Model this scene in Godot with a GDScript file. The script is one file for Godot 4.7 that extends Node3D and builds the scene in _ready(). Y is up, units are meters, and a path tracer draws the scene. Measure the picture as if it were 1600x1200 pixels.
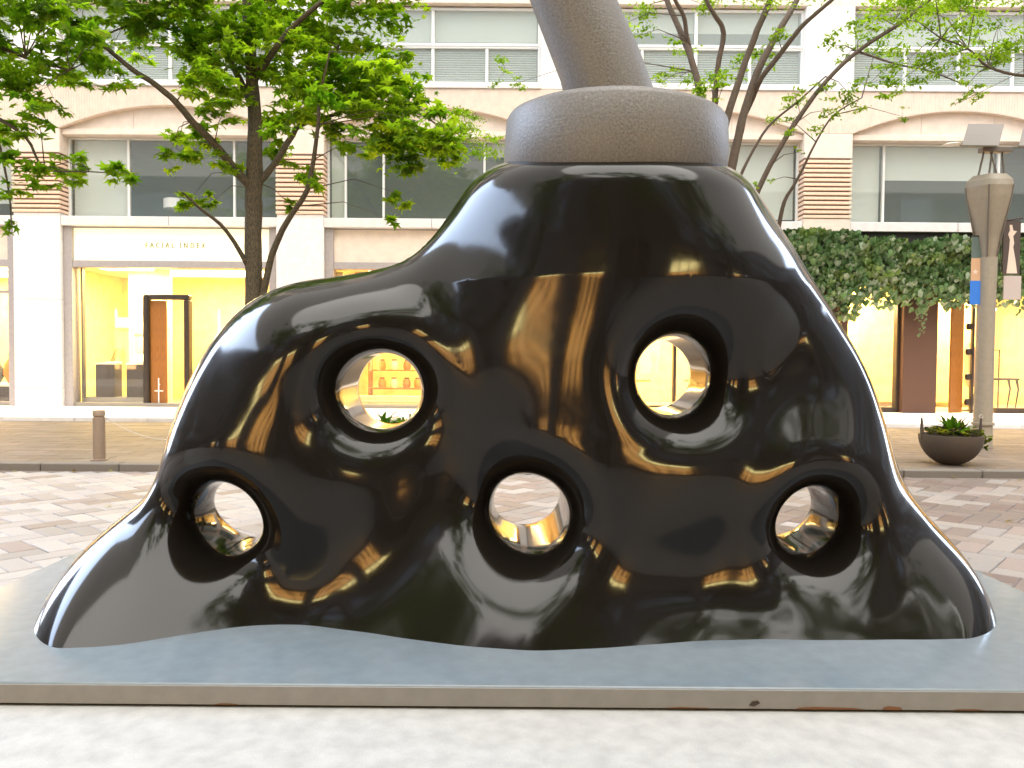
extends Node3D

# ---------------------------------------------------------------- helpers
var rng := RandomNumberGenerator.new()
var M := {}
var tex := {}

class MB:
	var v := PackedVector3Array()
	var n := PackedVector3Array()
	var c := PackedColorArray()
	var idx := PackedInt32Array()
	var col := Color.WHITE
	func vert(p: Vector3, nn: Vector3) -> int:
		v.append(p); n.append(nn); c.append(col)
		return v.size() - 1
	func tri(a: Vector3, b: Vector3, d: Vector3, o: Vector3) -> void:
		var nn := (b - a).cross(d - a)
		if nn.length_squared() < 1e-16:
			return
		if nn.dot(o) < 0.0:
			var t := b
			b = d
			d = t
			nn = -nn
		nn = nn.normalized()
		var i := vert(a, nn)
		vert(b, nn); vert(d, nn)
		idx.append_array(PackedInt32Array([i, i + 2, i + 1]))
	func quad(a: Vector3, b: Vector3, d: Vector3, e: Vector3, o: Vector3) -> void:
		var nn := (b - a).cross(d - a)
		if nn.length_squared() < 1e-16:
			nn = (d - a).cross(e - a)
		if nn.dot(o) < 0.0:
			var t := b
			b = e
			e = t
			nn = -nn
		nn = nn.normalized()
		var i := vert(a, nn)
		vert(b, nn); vert(d, nn); vert(e, nn)
		idx.append_array(PackedInt32Array([i, i + 2, i + 1, i, i + 3, i + 2]))
	# box between two corners, edges chamfered by bev, turned by t
	func box(lo: Vector3, hi: Vector3, bev := 0.0, t := Transform3D.IDENTITY) -> void:
		var ce := (lo + hi) * 0.5
		var h := (hi - lo).abs() * 0.5
		var b := minf(bev, minf(h.x, minf(h.y, h.z)) * 0.49)
		for a in 3:
			var u := (a + 1) % 3
			var w := (a + 2) % 3
			for s in [-1.0, 1.0]:
				var ps := []
				for k in [[-1, -1], [1, -1], [1, 1], [-1, 1]]:
					var p := Vector3.ZERO
					p[a] = s * h[a]; p[u] = k[0] * (h[u] - b); p[w] = k[1] * (h[w] - b)
					ps.append(t * (ce + p))
				var o := Vector3.ZERO
				o[a] = s
				quad(ps[0], ps[1], ps[2], ps[3], t.basis * o)
			if b > 0.0:
				for i in [-1.0, 1.0]:
					for j in [-1.0, 1.0]:
						var q := []
						for k in [[0, -1], [0, 1], [1, 1], [1, -1]]:
							var p := Vector3.ZERO
							p[a] = k[1] * (h[a] - b)
							p[u] = i * (h[u] if k[0] == 0 else h[u] - b)
							p[w] = j * (h[w] - b if k[0] == 0 else h[w])
							q.append(t * (ce + p))
						var o := Vector3.ZERO
						o[u] = i; o[w] = j
						quad(q[0], q[1], q[2], q[3], t.basis * o)
		if b > 0.0:
			for i in [-1.0, 1.0]:
				for j in [-1.0, 1.0]:
					for k in [-1.0, 1.0]:
						var g := Vector3(i, j, k)
						var m := h - Vector3(b, b, b)
						tri(t * (ce + g * Vector3(h.x, m.y, m.z)), t * (ce + g * Vector3(m.x, h.y, m.z)), t * (ce + g * Vector3(m.x, m.y, h.z)), t.basis * g)
	func tube(pts: Array, rad: Array, sides := 8, caps := true, lump := 0.0) -> void:
		var ref := Vector3(0.31, 0.2, 0.93)
		var prev := -1
		var d := Vector3.UP
		for i in pts.size():
			if i == 0: d = (pts[1] - pts[0]).normalized()
			elif i == pts.size() - 1: d = (pts[i] - pts[i - 1]).normalized()
			else: d = (pts[i + 1] - pts[i - 1]).normalized()
			var a := (ref - d * ref.dot(d)).normalized()
			ref = a
			var b := d.cross(a)
			var first := v.size()
			for k in sides + 1:
				var th := TAU * k / sides
				var o := a * cos(th) + b * sin(th)
				var rr: float = rad[i]
				if lump > 0.0:
					rr *= 1.0 + lump * sin(th * 3.0 + i * 1.7) + lump * 0.6 * sin(th * 5.0 - i * 2.3)
				vert(pts[i] + o * rr, o)
			if prev >= 0:
				for k in sides:
					idx.append_array(PackedInt32Array([prev + k, first + k, prev + k + 1, prev + k + 1, first + k, first + k + 1]))
			if caps and (i == 0 or i == pts.size() - 1):
				var nn := -d if i == 0 else d
				var m := vert(pts[i], nn)
				for k in sides:
					var p := vert(v[first + k], nn)
					var q := vert(v[first + k + 1], nn)
					idx.append_array(PackedInt32Array([m, p, q] if i == 0 else [m, q, p]))
			prev = first
	# profile of Vector2(radius, height) turned about the upright axis at ce
	func lathe(ce: Vector3, prof: Array, sides := 24, smooth := true, axis := Basis.IDENTITY) -> void:
		for i in prof.size() - 1:
			var p: Vector2 = prof[i]
			var q: Vector2 = prof[i + 1]
			var nr := Vector2(q.y - p.y, p.x - q.x).normalized()
			var np := nr
			var nq := nr
			if smooth and i > 0:
				var pp: Vector2 = prof[i - 1]
				var m := Vector2(p.y - pp.y, pp.x - p.x).normalized()
				if m.dot(nr) > 0.7: np = (m + nr).normalized()
			if smooth and i < prof.size() - 2:
				var qq: Vector2 = prof[i + 2]
				var m := Vector2(qq.y - q.y, q.x - qq.x).normalized()
				if m.dot(nr) > 0.7: nq = (m + nr).normalized()
			var first := v.size()
			for k in sides + 1:
				var th := TAU * k / sides
				var o := Vector3(cos(th), 0, sin(th))
				vert(ce + axis * (o * p.x + Vector3(0, p.y, 0)), axis * (o * np.x + Vector3(0, np.y, 0)))
				vert(ce + axis * (o * q.x + Vector3(0, q.y, 0)), axis * (o * nq.x + Vector3(0, nq.y, 0)))
			for k in sides:
				var a := first + 2 * k
				idx.append_array(PackedInt32Array([a, a + 2, a + 1, a + 1, a + 2, a + 3]))
	# flat outline (counter-clockwise seen from +z) with thickness from z0 to z1
	func slab(out: PackedVector2Array, z0: float, z1: float, t := Transform3D.IDENTITY) -> void:
		var ids := Geometry2D.triangulate_polygon(out)
		for k in range(0, ids.size(), 3):
			var a := out[ids[k]]; var b := out[ids[k + 1]]; var d := out[ids[k + 2]]
			tri(t * Vector3(a.x, a.y, z1), t * Vector3(b.x, b.y, z1), t * Vector3(d.x, d.y, z1), t.basis.z)
			tri(t * Vector3(a.x, a.y, z0), t * Vector3(b.x, b.y, z0), t * Vector3(d.x, d.y, z0), -t.basis.z)
		for k in out.size():
			var a := out[k]; var b := out[(k + 1) % out.size()]
			var o := Vector3(b.y - a.y, a.x - b.x, 0)
			if Geometry2D.is_polygon_clockwise(out): o = -o
			quad(t * Vector3(a.x, a.y, z0), t * Vector3(b.x, b.y, z0), t * Vector3(b.x, b.y, z1), t * Vector3(a.x, a.y, z1), t.basis * o)
	func mesh(shift := Vector3.ZERO) -> ArrayMesh:
		var vv := v
		if shift != Vector3.ZERO:
			vv = Transform3D(Basis.IDENTITY, shift) * v
		var a := []
		a.resize(Mesh.ARRAY_MAX)
		a[Mesh.ARRAY_VERTEX] = vv; a[Mesh.ARRAY_NORMAL] = n; a[Mesh.ARRAY_COLOR] = c; a[Mesh.ARRAY_INDEX] = idx
		var m := ArrayMesh.new()
		m.add_surface_from_arrays(Mesh.PRIMITIVE_TRIANGLES, a)
		return m
	func foot() -> Vector3:
		var lo := v[0]; var hi := v[0]
		for p in v:
			lo = lo.min(p); hi = hi.max(p)
		return Vector3((lo.x + hi.x) * 0.5, lo.y, (lo.z + hi.z) * 0.5)

func V(x: float, y: float, z: float) -> Vector3: return Vector3(x, y, z)

# one named mesh, its origin at its own foot
func obj(called: String, mb: MB, m: Material, parent: Node3D = self) -> MeshInstance3D:
	var o := MeshInstance3D.new()
	o.name = called
	var f := mb.foot()
	o.mesh = mb.mesh(-f)
	o.material_override = m
	parent.add_child(o, true)
	o.global_position = f
	return o

func inst(called: String, mesh: Mesh, m: Material, at: Transform3D, parent: Node3D = self) -> MeshInstance3D:
	var o := MeshInstance3D.new()
	o.name = called
	o.mesh = mesh
	o.material_override = m
	parent.add_child(o, true)
	o.global_transform = at
	return o

func bx(called: String, lo: Vector3, hi: Vector3, m: Material, parent: Node3D = self, bev := 0.0) -> MeshInstance3D:
	var mb := MB.new()
	mb.box(lo, hi, bev)
	return obj(called, mb, m, parent)

func thing(called: String, label: String, category: String, at: Vector3, group := "") -> Node3D:
	var o := Node3D.new()
	o.name = called
	add_child(o, true)
	o.position = at
	tag(o, label, category, group)
	return o

func tag(o: Node, label: String, category: String, group := "") -> void:
	o.set_meta("label", label); o.set_meta("category", category)
	if group: o.set_meta("group", group)

func structure(o: Node) -> void: o.set_meta("kind", "structure")
func stuff(o: Node) -> void: o.set_meta("kind", "stuff")

func copy(src: Node3D, at: Vector3, label: String) -> Node3D:
	var o: Node3D = src.duplicate()
	o.name = str(src.name).rstrip("0123456789_") + "_001"
	add_child(o, true)
	o.position = at
	o.set_meta("label", label)
	return o

func noise_tex(key: String, freq: float, lo: float, hi: float, oct := 4, size := 512, kind := FastNoiseLite.TYPE_SIMPLEX_SMOOTH, stretch := 1.0) -> NoiseTexture2D:
	if tex.has(key): return tex[key]
	var f := FastNoiseLite.new()
	f.seed = key.hash() % 1000
	f.noise_type = kind
	f.frequency = freq
	f.fractal_octaves = oct
	var t := NoiseTexture2D.new()
	t.width = size; t.height = int(size / stretch)
	t.seamless = true
	t.noise = f
	var g := Gradient.new()
	g.colors = PackedColorArray([Color(lo, lo, lo), Color(hi, hi, hi)])
	t.color_ramp = g
	tex[key] = t
	return t

func mat(key: String, lin: Color, rough := 0.6, tx: Texture2D = null, scale := 1.0, bump: Texture2D = null, bump_cm := 0.1) -> StandardMaterial3D:
	var m := StandardMaterial3D.new()
	m.resource_name = key
	m.albedo_color = lin.linear_to_srgb()
	m.roughness = rough
	if tx or bump:
		m.uv1_triplanar = true
		m.uv1_world_triplanar = true
		m.uv1_scale = Vector3.ONE * scale
	if tx: m.albedo_texture = tx
	if bump:
		m.heightmap_enabled = true
		m.heightmap_texture = bump
		m.heightmap_scale = bump_cm
	M[key] = m
	return m

func glow(key: String, lin: Color, energy: float) -> StandardMaterial3D:
	var m := mat(key, Color(0.8, 0.75, 0.6), 0.5)
	m.emission_enabled = true
	m.emission = lin.linear_to_srgb()
	m.emission_energy_multiplier = energy
	return m

func pane_mat(key: String, lin: Color, alpha: float) -> StandardMaterial3D:
	var m := mat(key, lin, 0.02)
	m.albedo_color.a = alpha
	m.transparency = BaseMaterial3D.TRANSPARENCY_ALPHA
	return m

func ceiling_light(at: Vector3, size: Vector2, energy: float, lin: Color, parent: Node3D) -> void:
	bx("ceiling_lamp", at - V(size.x * 0.5, 0, size.y * 0.5), at + V(size.x * 0.5, 0.05, size.y * 0.5), M.lamp_panel, parent)
	var l := AreaLight3D.new()
	l.name = "ceiling_lamp_light"
	l.area_size = size
	l.light_energy = energy
	l.light_color = lin.linear_to_srgb()
	l.shadow_enabled = true
	l.area_range = 12.0
	parent.add_child(l, true)
	l.global_position = at - V(0, 0.03, 0)
	l.rotation = Vector3(-PI / 2, 0, 0)

const LT := [[[-4.17,0.01,-13.30,0.154],[-4.15,2.04,-13.30,0.139],[-4.15,3.47,-13.30,0.134],[-4.14,4.18,-13.30,0.134],[-4.12,5.09,-13.30,0.113],[-4.18,6.09,-13.30,0.093],[-4.25,7.09,-13.30,0.072],[-4.32,8.29,-13.30,0.051],[-4.37,9.27,-13.30,0.031]],[[-4.14,4.13,-13.30,0.082],[-4.36,4.36,-13.14,0.071],[-4.65,4.75,-12.98,0.060],[-4.93,5.05,-12.81,0.054],[-5.11,5.29,-12.65,0.049],[-5.38,5.52,-12.49,0.043],[-5.63,5.67,-12.32,0.038],[-5.98,5.96,-12.16,0.028],[-6.35,6.17,-12.00,0.019]],[[-4.08,4.23,-13.30,0.072],[-3.90,4.50,-13.46,0.052],[-3.63,5.02,-13.61,0.047],[-3.51,5.27,-13.77,0.043],[-3.02,5.48,-13.93,0.032],[-2.41,5.74,-14.09,0.027],[-1.56,5.58,-14.24,0.017],[-0.97,5.14,-14.40,0.011]],[[-3.57,5.34,-14.00,0.037],[-3.30,5.56,-13.67,0.032],[-3.04,5.81,-13.33,0.025],[-2.72,6.29,-13.00,0.015]],[[-4.09,2.04,-13.30,0.062],[-3.82,3.05,-13.18,0.051],[-3.56,3.54,-13.05,0.045],[-3.35,3.79,-12.93,0.040],[-3.16,4.03,-12.80,0.040],[-3.04,4.45,-12.68,0.034],[-2.94,4.94,-12.55,0.029],[-2.88,5.33,-12.43,0.021],[-2.71,5.94,-12.30,0.011]],[[-4.16,2.76,-13.30,0.046],[-4.44,3.39,-12.93,0.030],[-4.73,3.69,-12.57,0.021],[-4.85,3.86,-12.20,0.011]],[[-4.14,5.39,-13.30,0.062],[-4.75,6.49,-13.70,0.048],[-5.31,7.37,-14.10,0.038],[-6.06,8.35,-14.50,0.022]],[[-4.16,5.79,-13.30,0.062],[-3.51,6.48,-13.00,0.045],[-2.75,6.95,-12.70,0.031],[-1.84,7.38,-12.40,0.019]],[[-4.92,6.71,-13.90,0.032],[-5.20,6.57,-13.27,0.023],[-5.82,6.42,-12.63,0.014],[-6.26,5.72,-12.00,0.009]]]
const RT := [[[3.17,0.07,-13.30,0.149],[3.17,1.89,-13.30,0.139],[3.20,3.22,-13.30,0.139],[3.28,4.01,-13.30,0.134]],[[3.26,3.95,-13.30,0.087],[3.21,4.45,-13.26,0.072],[3.35,5.22,-13.21,0.061],[3.58,6.01,-13.17,0.053],[3.80,6.64,-13.13,0.051],[3.97,7.07,-13.09,0.047],[4.11,7.73,-13.04,0.035],[4.23,8.58,-13.00,0.020]],[[3.33,3.95,-13.30,0.093],[3.51,4.64,-13.37,0.072],[3.67,5.34,-13.44,0.068],[3.88,6.01,-13.51,0.063],[4.07,6.41,-13.59,0.058],[4.33,6.88,-13.66,0.053],[4.60,7.34,-13.73,0.045],[4.87,8.10,-13.80,0.032]],[[3.72,5.36,-13.70,0.053],[3.86,5.73,-13.53,0.050],[3.94,5.96,-13.37,0.045],[4.21,6.32,-13.20,0.041],[4.47,6.66,-13.03,0.035],[4.85,6.98,-12.87,0.030],[5.26,7.34,-12.70,0.020]],[[3.22,3.88,-13.30,0.067],[3.09,4.87,-13.40,0.060],[3.02,5.56,-13.50,0.055],[2.93,6.13,-13.60,0.053],[2.76,6.68,-13.70,0.049],[2.49,7.36,-13.80,0.043],[2.35,8.02,-13.90,0.032]],[[2.97,6.20,-13.80,0.041],[2.81,6.66,-13.65,0.037],[2.71,6.98,-13.50,0.035],[2.54,7.17,-13.35,0.031],[2.41,7.50,-13.20,0.020]],[[3.25,3.95,-13.30,0.051],[3.16,5.31,-13.18,0.045],[3.17,6.02,-13.07,0.042],[3.22,6.50,-12.95,0.040],[3.06,6.71,-12.83,0.036],[2.90,6.90,-12.72,0.031],[2.81,7.32,-12.60,0.023]],[[3.22,2.81,-13.30,0.072],[3.53,3.46,-13.18,0.053],[3.71,3.86,-13.06,0.046],[3.97,4.48,-12.93,0.042],[4.30,5.09,-12.81,0.038],[4.71,5.68,-12.69,0.034],[5.14,6.10,-12.57,0.031],[5.65,6.43,-12.44,0.029],[6.07,6.76,-12.32,0.027],[6.45,7.12,-12.20,0.019]],[[3.35,3.63,-13.30,0.031],[3.49,4.12,-13.20,0.027],[3.65,4.55,-13.10,0.024],[3.95,5.09,-13.00,0.020],[4.36,5.44,-12.90,0.015],[4.75,5.80,-12.80,0.010]],[[4.07,1.92,-13.90,0.048],[4.30,2.98,-13.84,0.043],[4.39,3.63,-13.79,0.038],[4.46,4.07,-13.73,0.032],[4.65,4.43,-13.67,0.023],[4.92,5.02,-13.61,0.017],[5.18,5.44,-13.56,0.014],[5.60,5.70,-13.50,0.009]],[[5.15,6.11,-12.60,0.019],[5.67,5.88,-12.47,0.015],[6.08,5.74,-12.33,0.012],[6.49,5.52,-12.20,0.009]]]
const FT := [[[8.75,5.74,-12.00,0.046],[7.79,5.60,-11.92,0.028],[7.20,5.51,-11.84,0.022],[6.65,5.60,-11.76,0.018],[6.31,5.82,-11.68,0.014],[5.89,5.93,-11.60,0.009]]]
const BT := [[[-9.07,0.07,-12.20,0.151],[-9.07,2.89,-12.20,0.132],[-9.09,4.75,-12.20,0.113],[-9.04,6.59,-12.20,0.085],[-8.98,8.41,-12.20,0.047]],[[-9.07,4.47,-12.20,0.057],[-8.29,4.83,-12.13,0.042],[-7.60,4.91,-12.07,0.033],[-7.01,4.58,-12.00,0.022],[-6.70,4.13,-11.93,0.015],[-6.03,4.07,-11.87,0.010],[-5.41,4.03,-11.80,0.006]],[[-7.56,4.89,-12.00,0.028],[-7.34,4.42,-11.93,0.020],[-7.18,3.77,-11.87,0.013],[-7.11,3.31,-11.80,0.008]],[[-9.05,5.49,-12.20,0.057],[-7.91,5.97,-12.00,0.037],[-6.88,5.64,-11.80,0.023],[-6.15,5.40,-11.60,0.013]]]
const CL := [[-5.83,6.43,-12.66,0.37],[-5.14,6.43,-12.29,0.43],[-5.04,6.32,-13.11,0.46],[-4.31,5.70,-12.43,0.46],[-4.69,5.33,-12.19,0.24],[-4.74,6.82,-13.12,0.61],[-4.27,7.19,-14.57,0.68],[-3.52,7.18,-14.24,0.61],[-2.85,6.82,-14.14,0.60],[-2.11,5.87,-12.62,0.44],[-1.95,5.67,-13.50,0.47],[-2.38,5.44,-12.77,0.51],[-2.90,5.58,-12.48,0.48],[-1.35,4.93,-12.30,0.38],[-1.09,4.78,-12.60,0.35],[-1.02,5.08,-14.60,0.29],[-1.79,4.95,-14.32,0.40],[-2.22,5.20,-14.26,0.40],[-3.79,6.32,-14.24,0.44],[-3.20,5.22,-12.54,0.35],[-2.40,6.88,-12.87,0.60],[-2.02,7.18,-13.76,0.36],[-4.07,5.40,-14.05,0.30],[-4.00,4.95,-14.39,0.27],[-3.67,4.66,-14.46,0.25],[-2.95,3.99,-12.24,0.15],[-3.65,3.93,-13.70,0.11],[-1.94,4.19,-13.88,0.19],[-2.02,3.69,-13.42,0.10],[-2.32,4.60,-12.50,0.25],[-2.79,5.00,-13.33,0.29],[-4.25,5.03,-12.25,0.28],[-5.29,6.21,-14.62,0.38],[-5.83,5.03,-14.42,0.29],[-5.02,5.02,-13.53,0.27],[-4.50,4.40,-12.84,0.22],[-6.03,4.84,-14.54,0.18],[-5.26,4.75,-13.60,0.23],[-5.62,4.16,-14.47,0.22],[-5.21,4.08,-14.37,0.16],[-4.09,6.24,-13.42,0.47],[-4.26,5.65,-13.16,0.35],[-4.21,7.97,-13.68,0.74],[-2.86,7.76,-13.21,0.71],[-4.78,7.38,-12.45,0.67],[-1.81,7.50,-12.85,0.50],[-3.85,9.11,-14.28,0.77],[-4.28,7.95,-12.12,0.56],[-5.31,6.77,-12.13,0.42]]
const CB := [[-7.07,5.75,-12.13,0.41],[-6.18,5.75,-11.50,0.41],[-5.97,5.61,-11.96,0.37],[-7.09,5.21,-11.85,0.31],[-6.47,5.18,-11.62,0.27],[-6.68,5.61,-12.80,0.26],[-5.58,5.79,-11.35,0.40],[-7.11,5.88,-11.74,0.40],[-6.46,4.67,-11.36,0.23],[-7.20,4.70,-12.14,0.28],[-6.91,4.18,-11.50,0.25],[-7.04,3.73,-11.64,0.16],[-7.44,3.39,-12.34,0.10],[-6.59,3.99,-11.58,0.20],[-6.47,4.13,-12.01,0.20],[-6.41,4.27,-12.63,0.18],[-5.35,3.94,-11.18,0.16],[-5.09,3.88,-11.11,0.09],[-6.06,4.14,-11.41,0.16],[-7.02,6.50,-12.38,0.42],[-6.22,6.48,-12.11,0.41],[-6.83,6.28,-11.43,0.44],[-7.64,5.82,-11.60,0.54],[-7.47,4.95,-11.32,0.52],[-7.96,6.79,-11.83,0.73],[-6.53,6.72,-11.08,0.60],[-6.10,7.19,-12.26,0.57],[-9.15,7.71,-12.61,0.88],[-9.74,6.42,-12.72,0.79]]
const CR := [[2.37,5.98,-13.72,0.19],[2.82,6.24,-14.13,0.28],[2.89,5.64,-12.43,0.25],[3.22,5.68,-12.92,0.18],[3.73,6.47,-14.14,0.22],[4.06,6.62,-13.80,0.23],[4.11,6.50,-13.14,0.18],[2.10,7.25,-14.10,0.28],[1.65,6.82,-13.52,0.23],[3.12,7.31,-13.87,0.26],[1.78,6.40,-12.93,0.18],[4.82,6.24,-12.74,0.18],[5.20,6.21,-13.20,0.18],[4.70,5.51,-12.65,0.18],[4.47,5.30,-13.09,0.22],[4.45,5.51,-14.13,0.15],[5.23,5.57,-13.00,0.22],[4.64,5.18,-12.42,0.15],[4.17,4.82,-12.48,0.12],[5.89,5.18,-12.71,0.09],[4.26,4.43,-13.81,0.06],[4.43,4.71,-13.05,0.06],[5.28,6.40,-12.92,0.24],[5.27,6.58,-12.57,0.27],[6.22,6.85,-14.17,0.26],[2.47,6.49,-13.16,0.14],[4.26,5.49,-12.77,0.14],[5.31,5.61,-12.51,0.19],[3.62,4.08,-12.50,0.05],[2.78,5.46,-12.70,0.18],[2.64,7.69,-13.62,0.42],[3.61,7.27,-12.67,0.49],[4.60,7.28,-12.47,0.48],[6.01,7.46,-13.28,0.51]]
const CF := [[5.24,6.18,-11.55,0.36],[6.19,6.71,-12.60,0.41],[6.02,6.10,-11.37,0.35],[6.87,6.25,-11.94,0.39],[7.38,6.18,-12.28,0.25],[5.53,5.71,-11.77,0.29],[5.73,5.62,-12.58,0.23],[5.76,5.64,-11.87,0.22],[5.97,5.39,-11.54,0.23],[6.37,5.36,-11.77,0.20],[5.98,5.48,-11.25,0.21],[6.73,5.70,-11.79,0.22],[6.15,5.04,-11.55,0.07],[6.32,6.25,-12.45,0.33],[6.84,6.23,-12.36,0.29],[7.20,6.59,-11.90,0.46],[7.50,6.06,-11.24,0.52],[7.42,6.96,-11.56,0.63],[6.44,6.95,-11.54,0.54],[5.63,6.92,-11.49,0.44],[5.08,5.11,-11.52,0.12]]
const CM := [[-0.17,6.88,-15.80,0.22],[0.03,6.28,-14.71,0.16],[-0.70,5.41,-14.58,0.38],[-0.62,5.34,-15.89,0.32],[-0.45,5.50,-15.35,0.26],[-0.92,5.97,-15.99,0.22]]

# ---------------------------------------------------------------- the scene
func _ready() -> void:
	rng.seed = 11
	var cam := Camera3D.new()
	cam.name = "camera"
	cam.fov = 49.75
	cam.near = 0.05
	cam.far = 600.0
	add_child(cam)
	cam.position = Vector3(0, 1.5, 0)
	cam.rotation_degrees = Vector3(-1.95, 0, 0.45)
	cam.current = true
	var we := WorldEnvironment.new()
	we.name = "environment"
	var e := Environment.new()
	var sm := ProceduralSkyMaterial.new()
	sm.sky_top_color = Color(0.80, 0.88, 1.0)
	sm.sky_horizon_color = Color(0.90, 0.94, 1.0)
	sm.ground_bottom_color = Color(0.35, 0.34, 0.33)
	sm.ground_horizon_color = Color(0.55, 0.55, 0.55)
	sm.sky_energy_multiplier = 1.45
	var sky := Sky.new()
	sky.sky_material = sm
	e.background_mode = Environment.BG_SKY
	e.sky = sky
	e.background_energy_multiplier = 1.0
	e.tonemap_mode = Environment.TONE_MAPPER_LINEAR
	e.tonemap_exposure = 6.8
	e.sdfgi_enabled = true
	e.ssao_enabled = true
	e.ssil_enabled = true
	we.environment = e
	add_child(we)
	var sun := DirectionalLight3D.new()
	sun.name = "sun"
	sun.light_energy = 0.27
	sun.light_angular_distance = 70.0
	sun.light_color = Color(1.0, 0.985, 0.96)
	sun.shadow_enabled = true
	add_child(sun)
	sun.rotation_degrees = Vector3(-68, 20, 0)

	materials()
	ground()
	office_building()
	ivy_shop()
	left_shops()
	opposite_side()
	plinth_and_sculpture()
	street_furniture()
	trees()
	small_things()

func materials() -> void:
	var mott := noise_tex("mottle", 0.012, 0.88, 1.0, 5)
	var fine := noise_tex("fine", 0.02, 0.93, 1.0, 4)
	var grainy := noise_tex("grain", 0.35, 0.7, 1.0, 3, 512)
	var bump := noise_tex("bump", 0.06, 0.0, 1.0, 5)
	var streak := noise_tex("streak", 0.02, 0.75, 1.0, 5, 512)
	mat("pale_floor", Color(0.47, 0.467, 0.465), 0.6, noise_tex("stains", 0.02, 0.88, 1.0, 6, 1024), 0.35, bump, 0.1)
	M.pale_floor.detail_enabled = true
	M.pale_floor.detail_blend_mode = BaseMaterial3D.BLEND_MODE_MUL
	M.pale_floor.detail_albedo = noise_tex("grit", 0.45, 0.88, 1.0, 2, 1024)
	mat("stone_white", Color(0.74, 0.71, 0.70), 0.55, fine, 0.5)
	mat("cream", Color(0.70, 0.58, 0.485), 0.7, fine, 0.4)
	mat("cream_panel", Color(0.72, 0.61, 0.52), 0.7, fine, 0.3)
	mat("slat", Color(0.75, 0.54, 0.40), 0.7, fine, 1.0)
	mat("slat_core", Color(0.17, 0.115, 0.09), 0.9)
	mat("sill", Color(0.66, 0.63, 0.62), 0.5, fine, 0.5)
	mat("grey_metal", Color(0.34, 0.31, 0.31), 0.45, fine, 0.8)
	mat("frame", Color(0.62, 0.62, 0.60), 0.4)
	mat("frame_dark", Color(0.06, 0.055, 0.05), 0.5)
	mat("blind", Color(0.50, 0.53, 0.48), 0.8)
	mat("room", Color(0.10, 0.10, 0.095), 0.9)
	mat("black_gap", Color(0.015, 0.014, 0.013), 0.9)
	pane_mat("glass", Color(0.36, 0.44, 0.40), 0.10)
	pane_mat("glass_green", Color(0.50, 0.58, 0.54), 0.24)
	pane_mat("shop_glass", Color(0.6, 0.6, 0.55), 0.03)
	mat("warm_wall", Color(0.84, 0.68, 0.32), 0.8, mott, 0.4)
	mat("warm_wall_pale", Color(0.86, 0.80, 0.60), 0.8, mott, 0.4)
	mat("shop_floor", Color(0.45, 0.36, 0.24), 0.4, mott, 0.5)
	glow("lamp_panel", Color(1.0, 0.80, 0.45), 1.6)
	glow("sign_glow", Color(1.0, 0.84, 0.42), 0.13)
	mat("lettering", Color(0.16, 0.15, 0.06), 0.7)
	mat("brown_dark", Color(0.035, 0.022, 0.016), 0.45, streak, 1.0)
	mat("door_wood", Color(0.36, 0.13, 0.02), 0.4, streak, 1.2)
	M.door_wood.uv1_scale = Vector3(7, 0.4, 7)
	mat("wood_mid", Color(0.42, 0.20, 0.05), 0.5, streak, 1.2)
	mat("orange_goods", Color(0.65, 0.20, 0.03), 0.6)
	mat("brown_stone", Color(0.13, 0.06, 0.036), 0.7, grainy, 1.6, bump, 0.3)
	mat("platform", Color(0.22, 0.20, 0.17), 0.6)
	mat("white_paint", Color(0.78, 0.78, 0.76), 0.5)
	mat("black_lacquer", Color(0.0085, 0.0072, 0.006), 0.05)
	M.black_lacquer.metallic_specular = 0.40
	M.black_lacquer.roughness_texture = noise_tex("lacquer", 0.03, 0.55, 1.0, 4)
	M.black_lacquer.roughness = 0.13
	M.black_lacquer.uv1_triplanar = true
	M.black_lacquer.uv1_world_triplanar = true
	mat("cap_grey", Color(0.185, 0.175, 0.17), 0.5, noise_tex("cast", 0.25, 0.6, 1.0, 4), 0.5, noise_tex("cast_bump", 0.2, 0.0, 1.0, 3), 0.25)
	mat("plinth_paint", Color(0.175, 0.215, 0.255), 0.26, fine, 0.8)
	M.plinth_paint.roughness_texture = noise_tex("scuff", 0.02, 0.6, 1.0, 5)
	M.plinth_paint.detail_enabled = true
	M.plinth_paint.detail_blend_mode = BaseMaterial3D.BLEND_MODE_MUL
	M.plinth_paint.detail_albedo = noise_tex("specks", 0.5, 0.95, 1.0, 2)
	mat("plinth_side", Color(0.19, 0.195, 0.20), 0.45, fine, 0.9)
	mat("rust", Color(0.20, 0.09, 0.045), 0.9, grainy, 3.0)
	mat("bollard", Color(0.235, 0.175, 0.13), 0.5, fine, 2.0)
	mat("bowl_brown", Color(0.085, 0.062, 0.045), 0.6, grainy, 2.0, bump, 0.2)
	mat("bowl_grey", Color(0.20, 0.17, 0.135), 0.6, grainy, 2.0, bump, 0.2)
	mat("soil", Color(0.03, 0.022, 0.015), 1.0)
	mat("chain", Color(0.42, 0.40, 0.38), 0.4)
	M.chain.metallic = 0.6
	mat("post_paint", Color(0.30, 0.26, 0.205), 0.5, fine, 1.0)
	mat("reflector", Color(0.125, 0.105, 0.09), 0.45)
	mat("kerb", Color(0.19, 0.17, 0.15), 0.8, grainy, 1.0, bump, 0.2)
	mat("road_base", Color(0.16, 0.13, 0.11), 0.9, fine, 1.0)
	mat("asphalt_far", Color(0.2, 0.19, 0.18), 0.9)
	mat("bark", Color(0.16, 0.125, 0.075), 0.9, noise_tex("bark_tone", 0.03, 0.4, 1.0, 5), 1.6, grainy, 0.6)
	M.bark.uv1_scale = Vector3(3, 0.8, 3)
	mat("bark_grey", Color(0.12, 0.088, 0.066), 0.9, streak, 1.6, grainy, 0.5)
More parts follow.
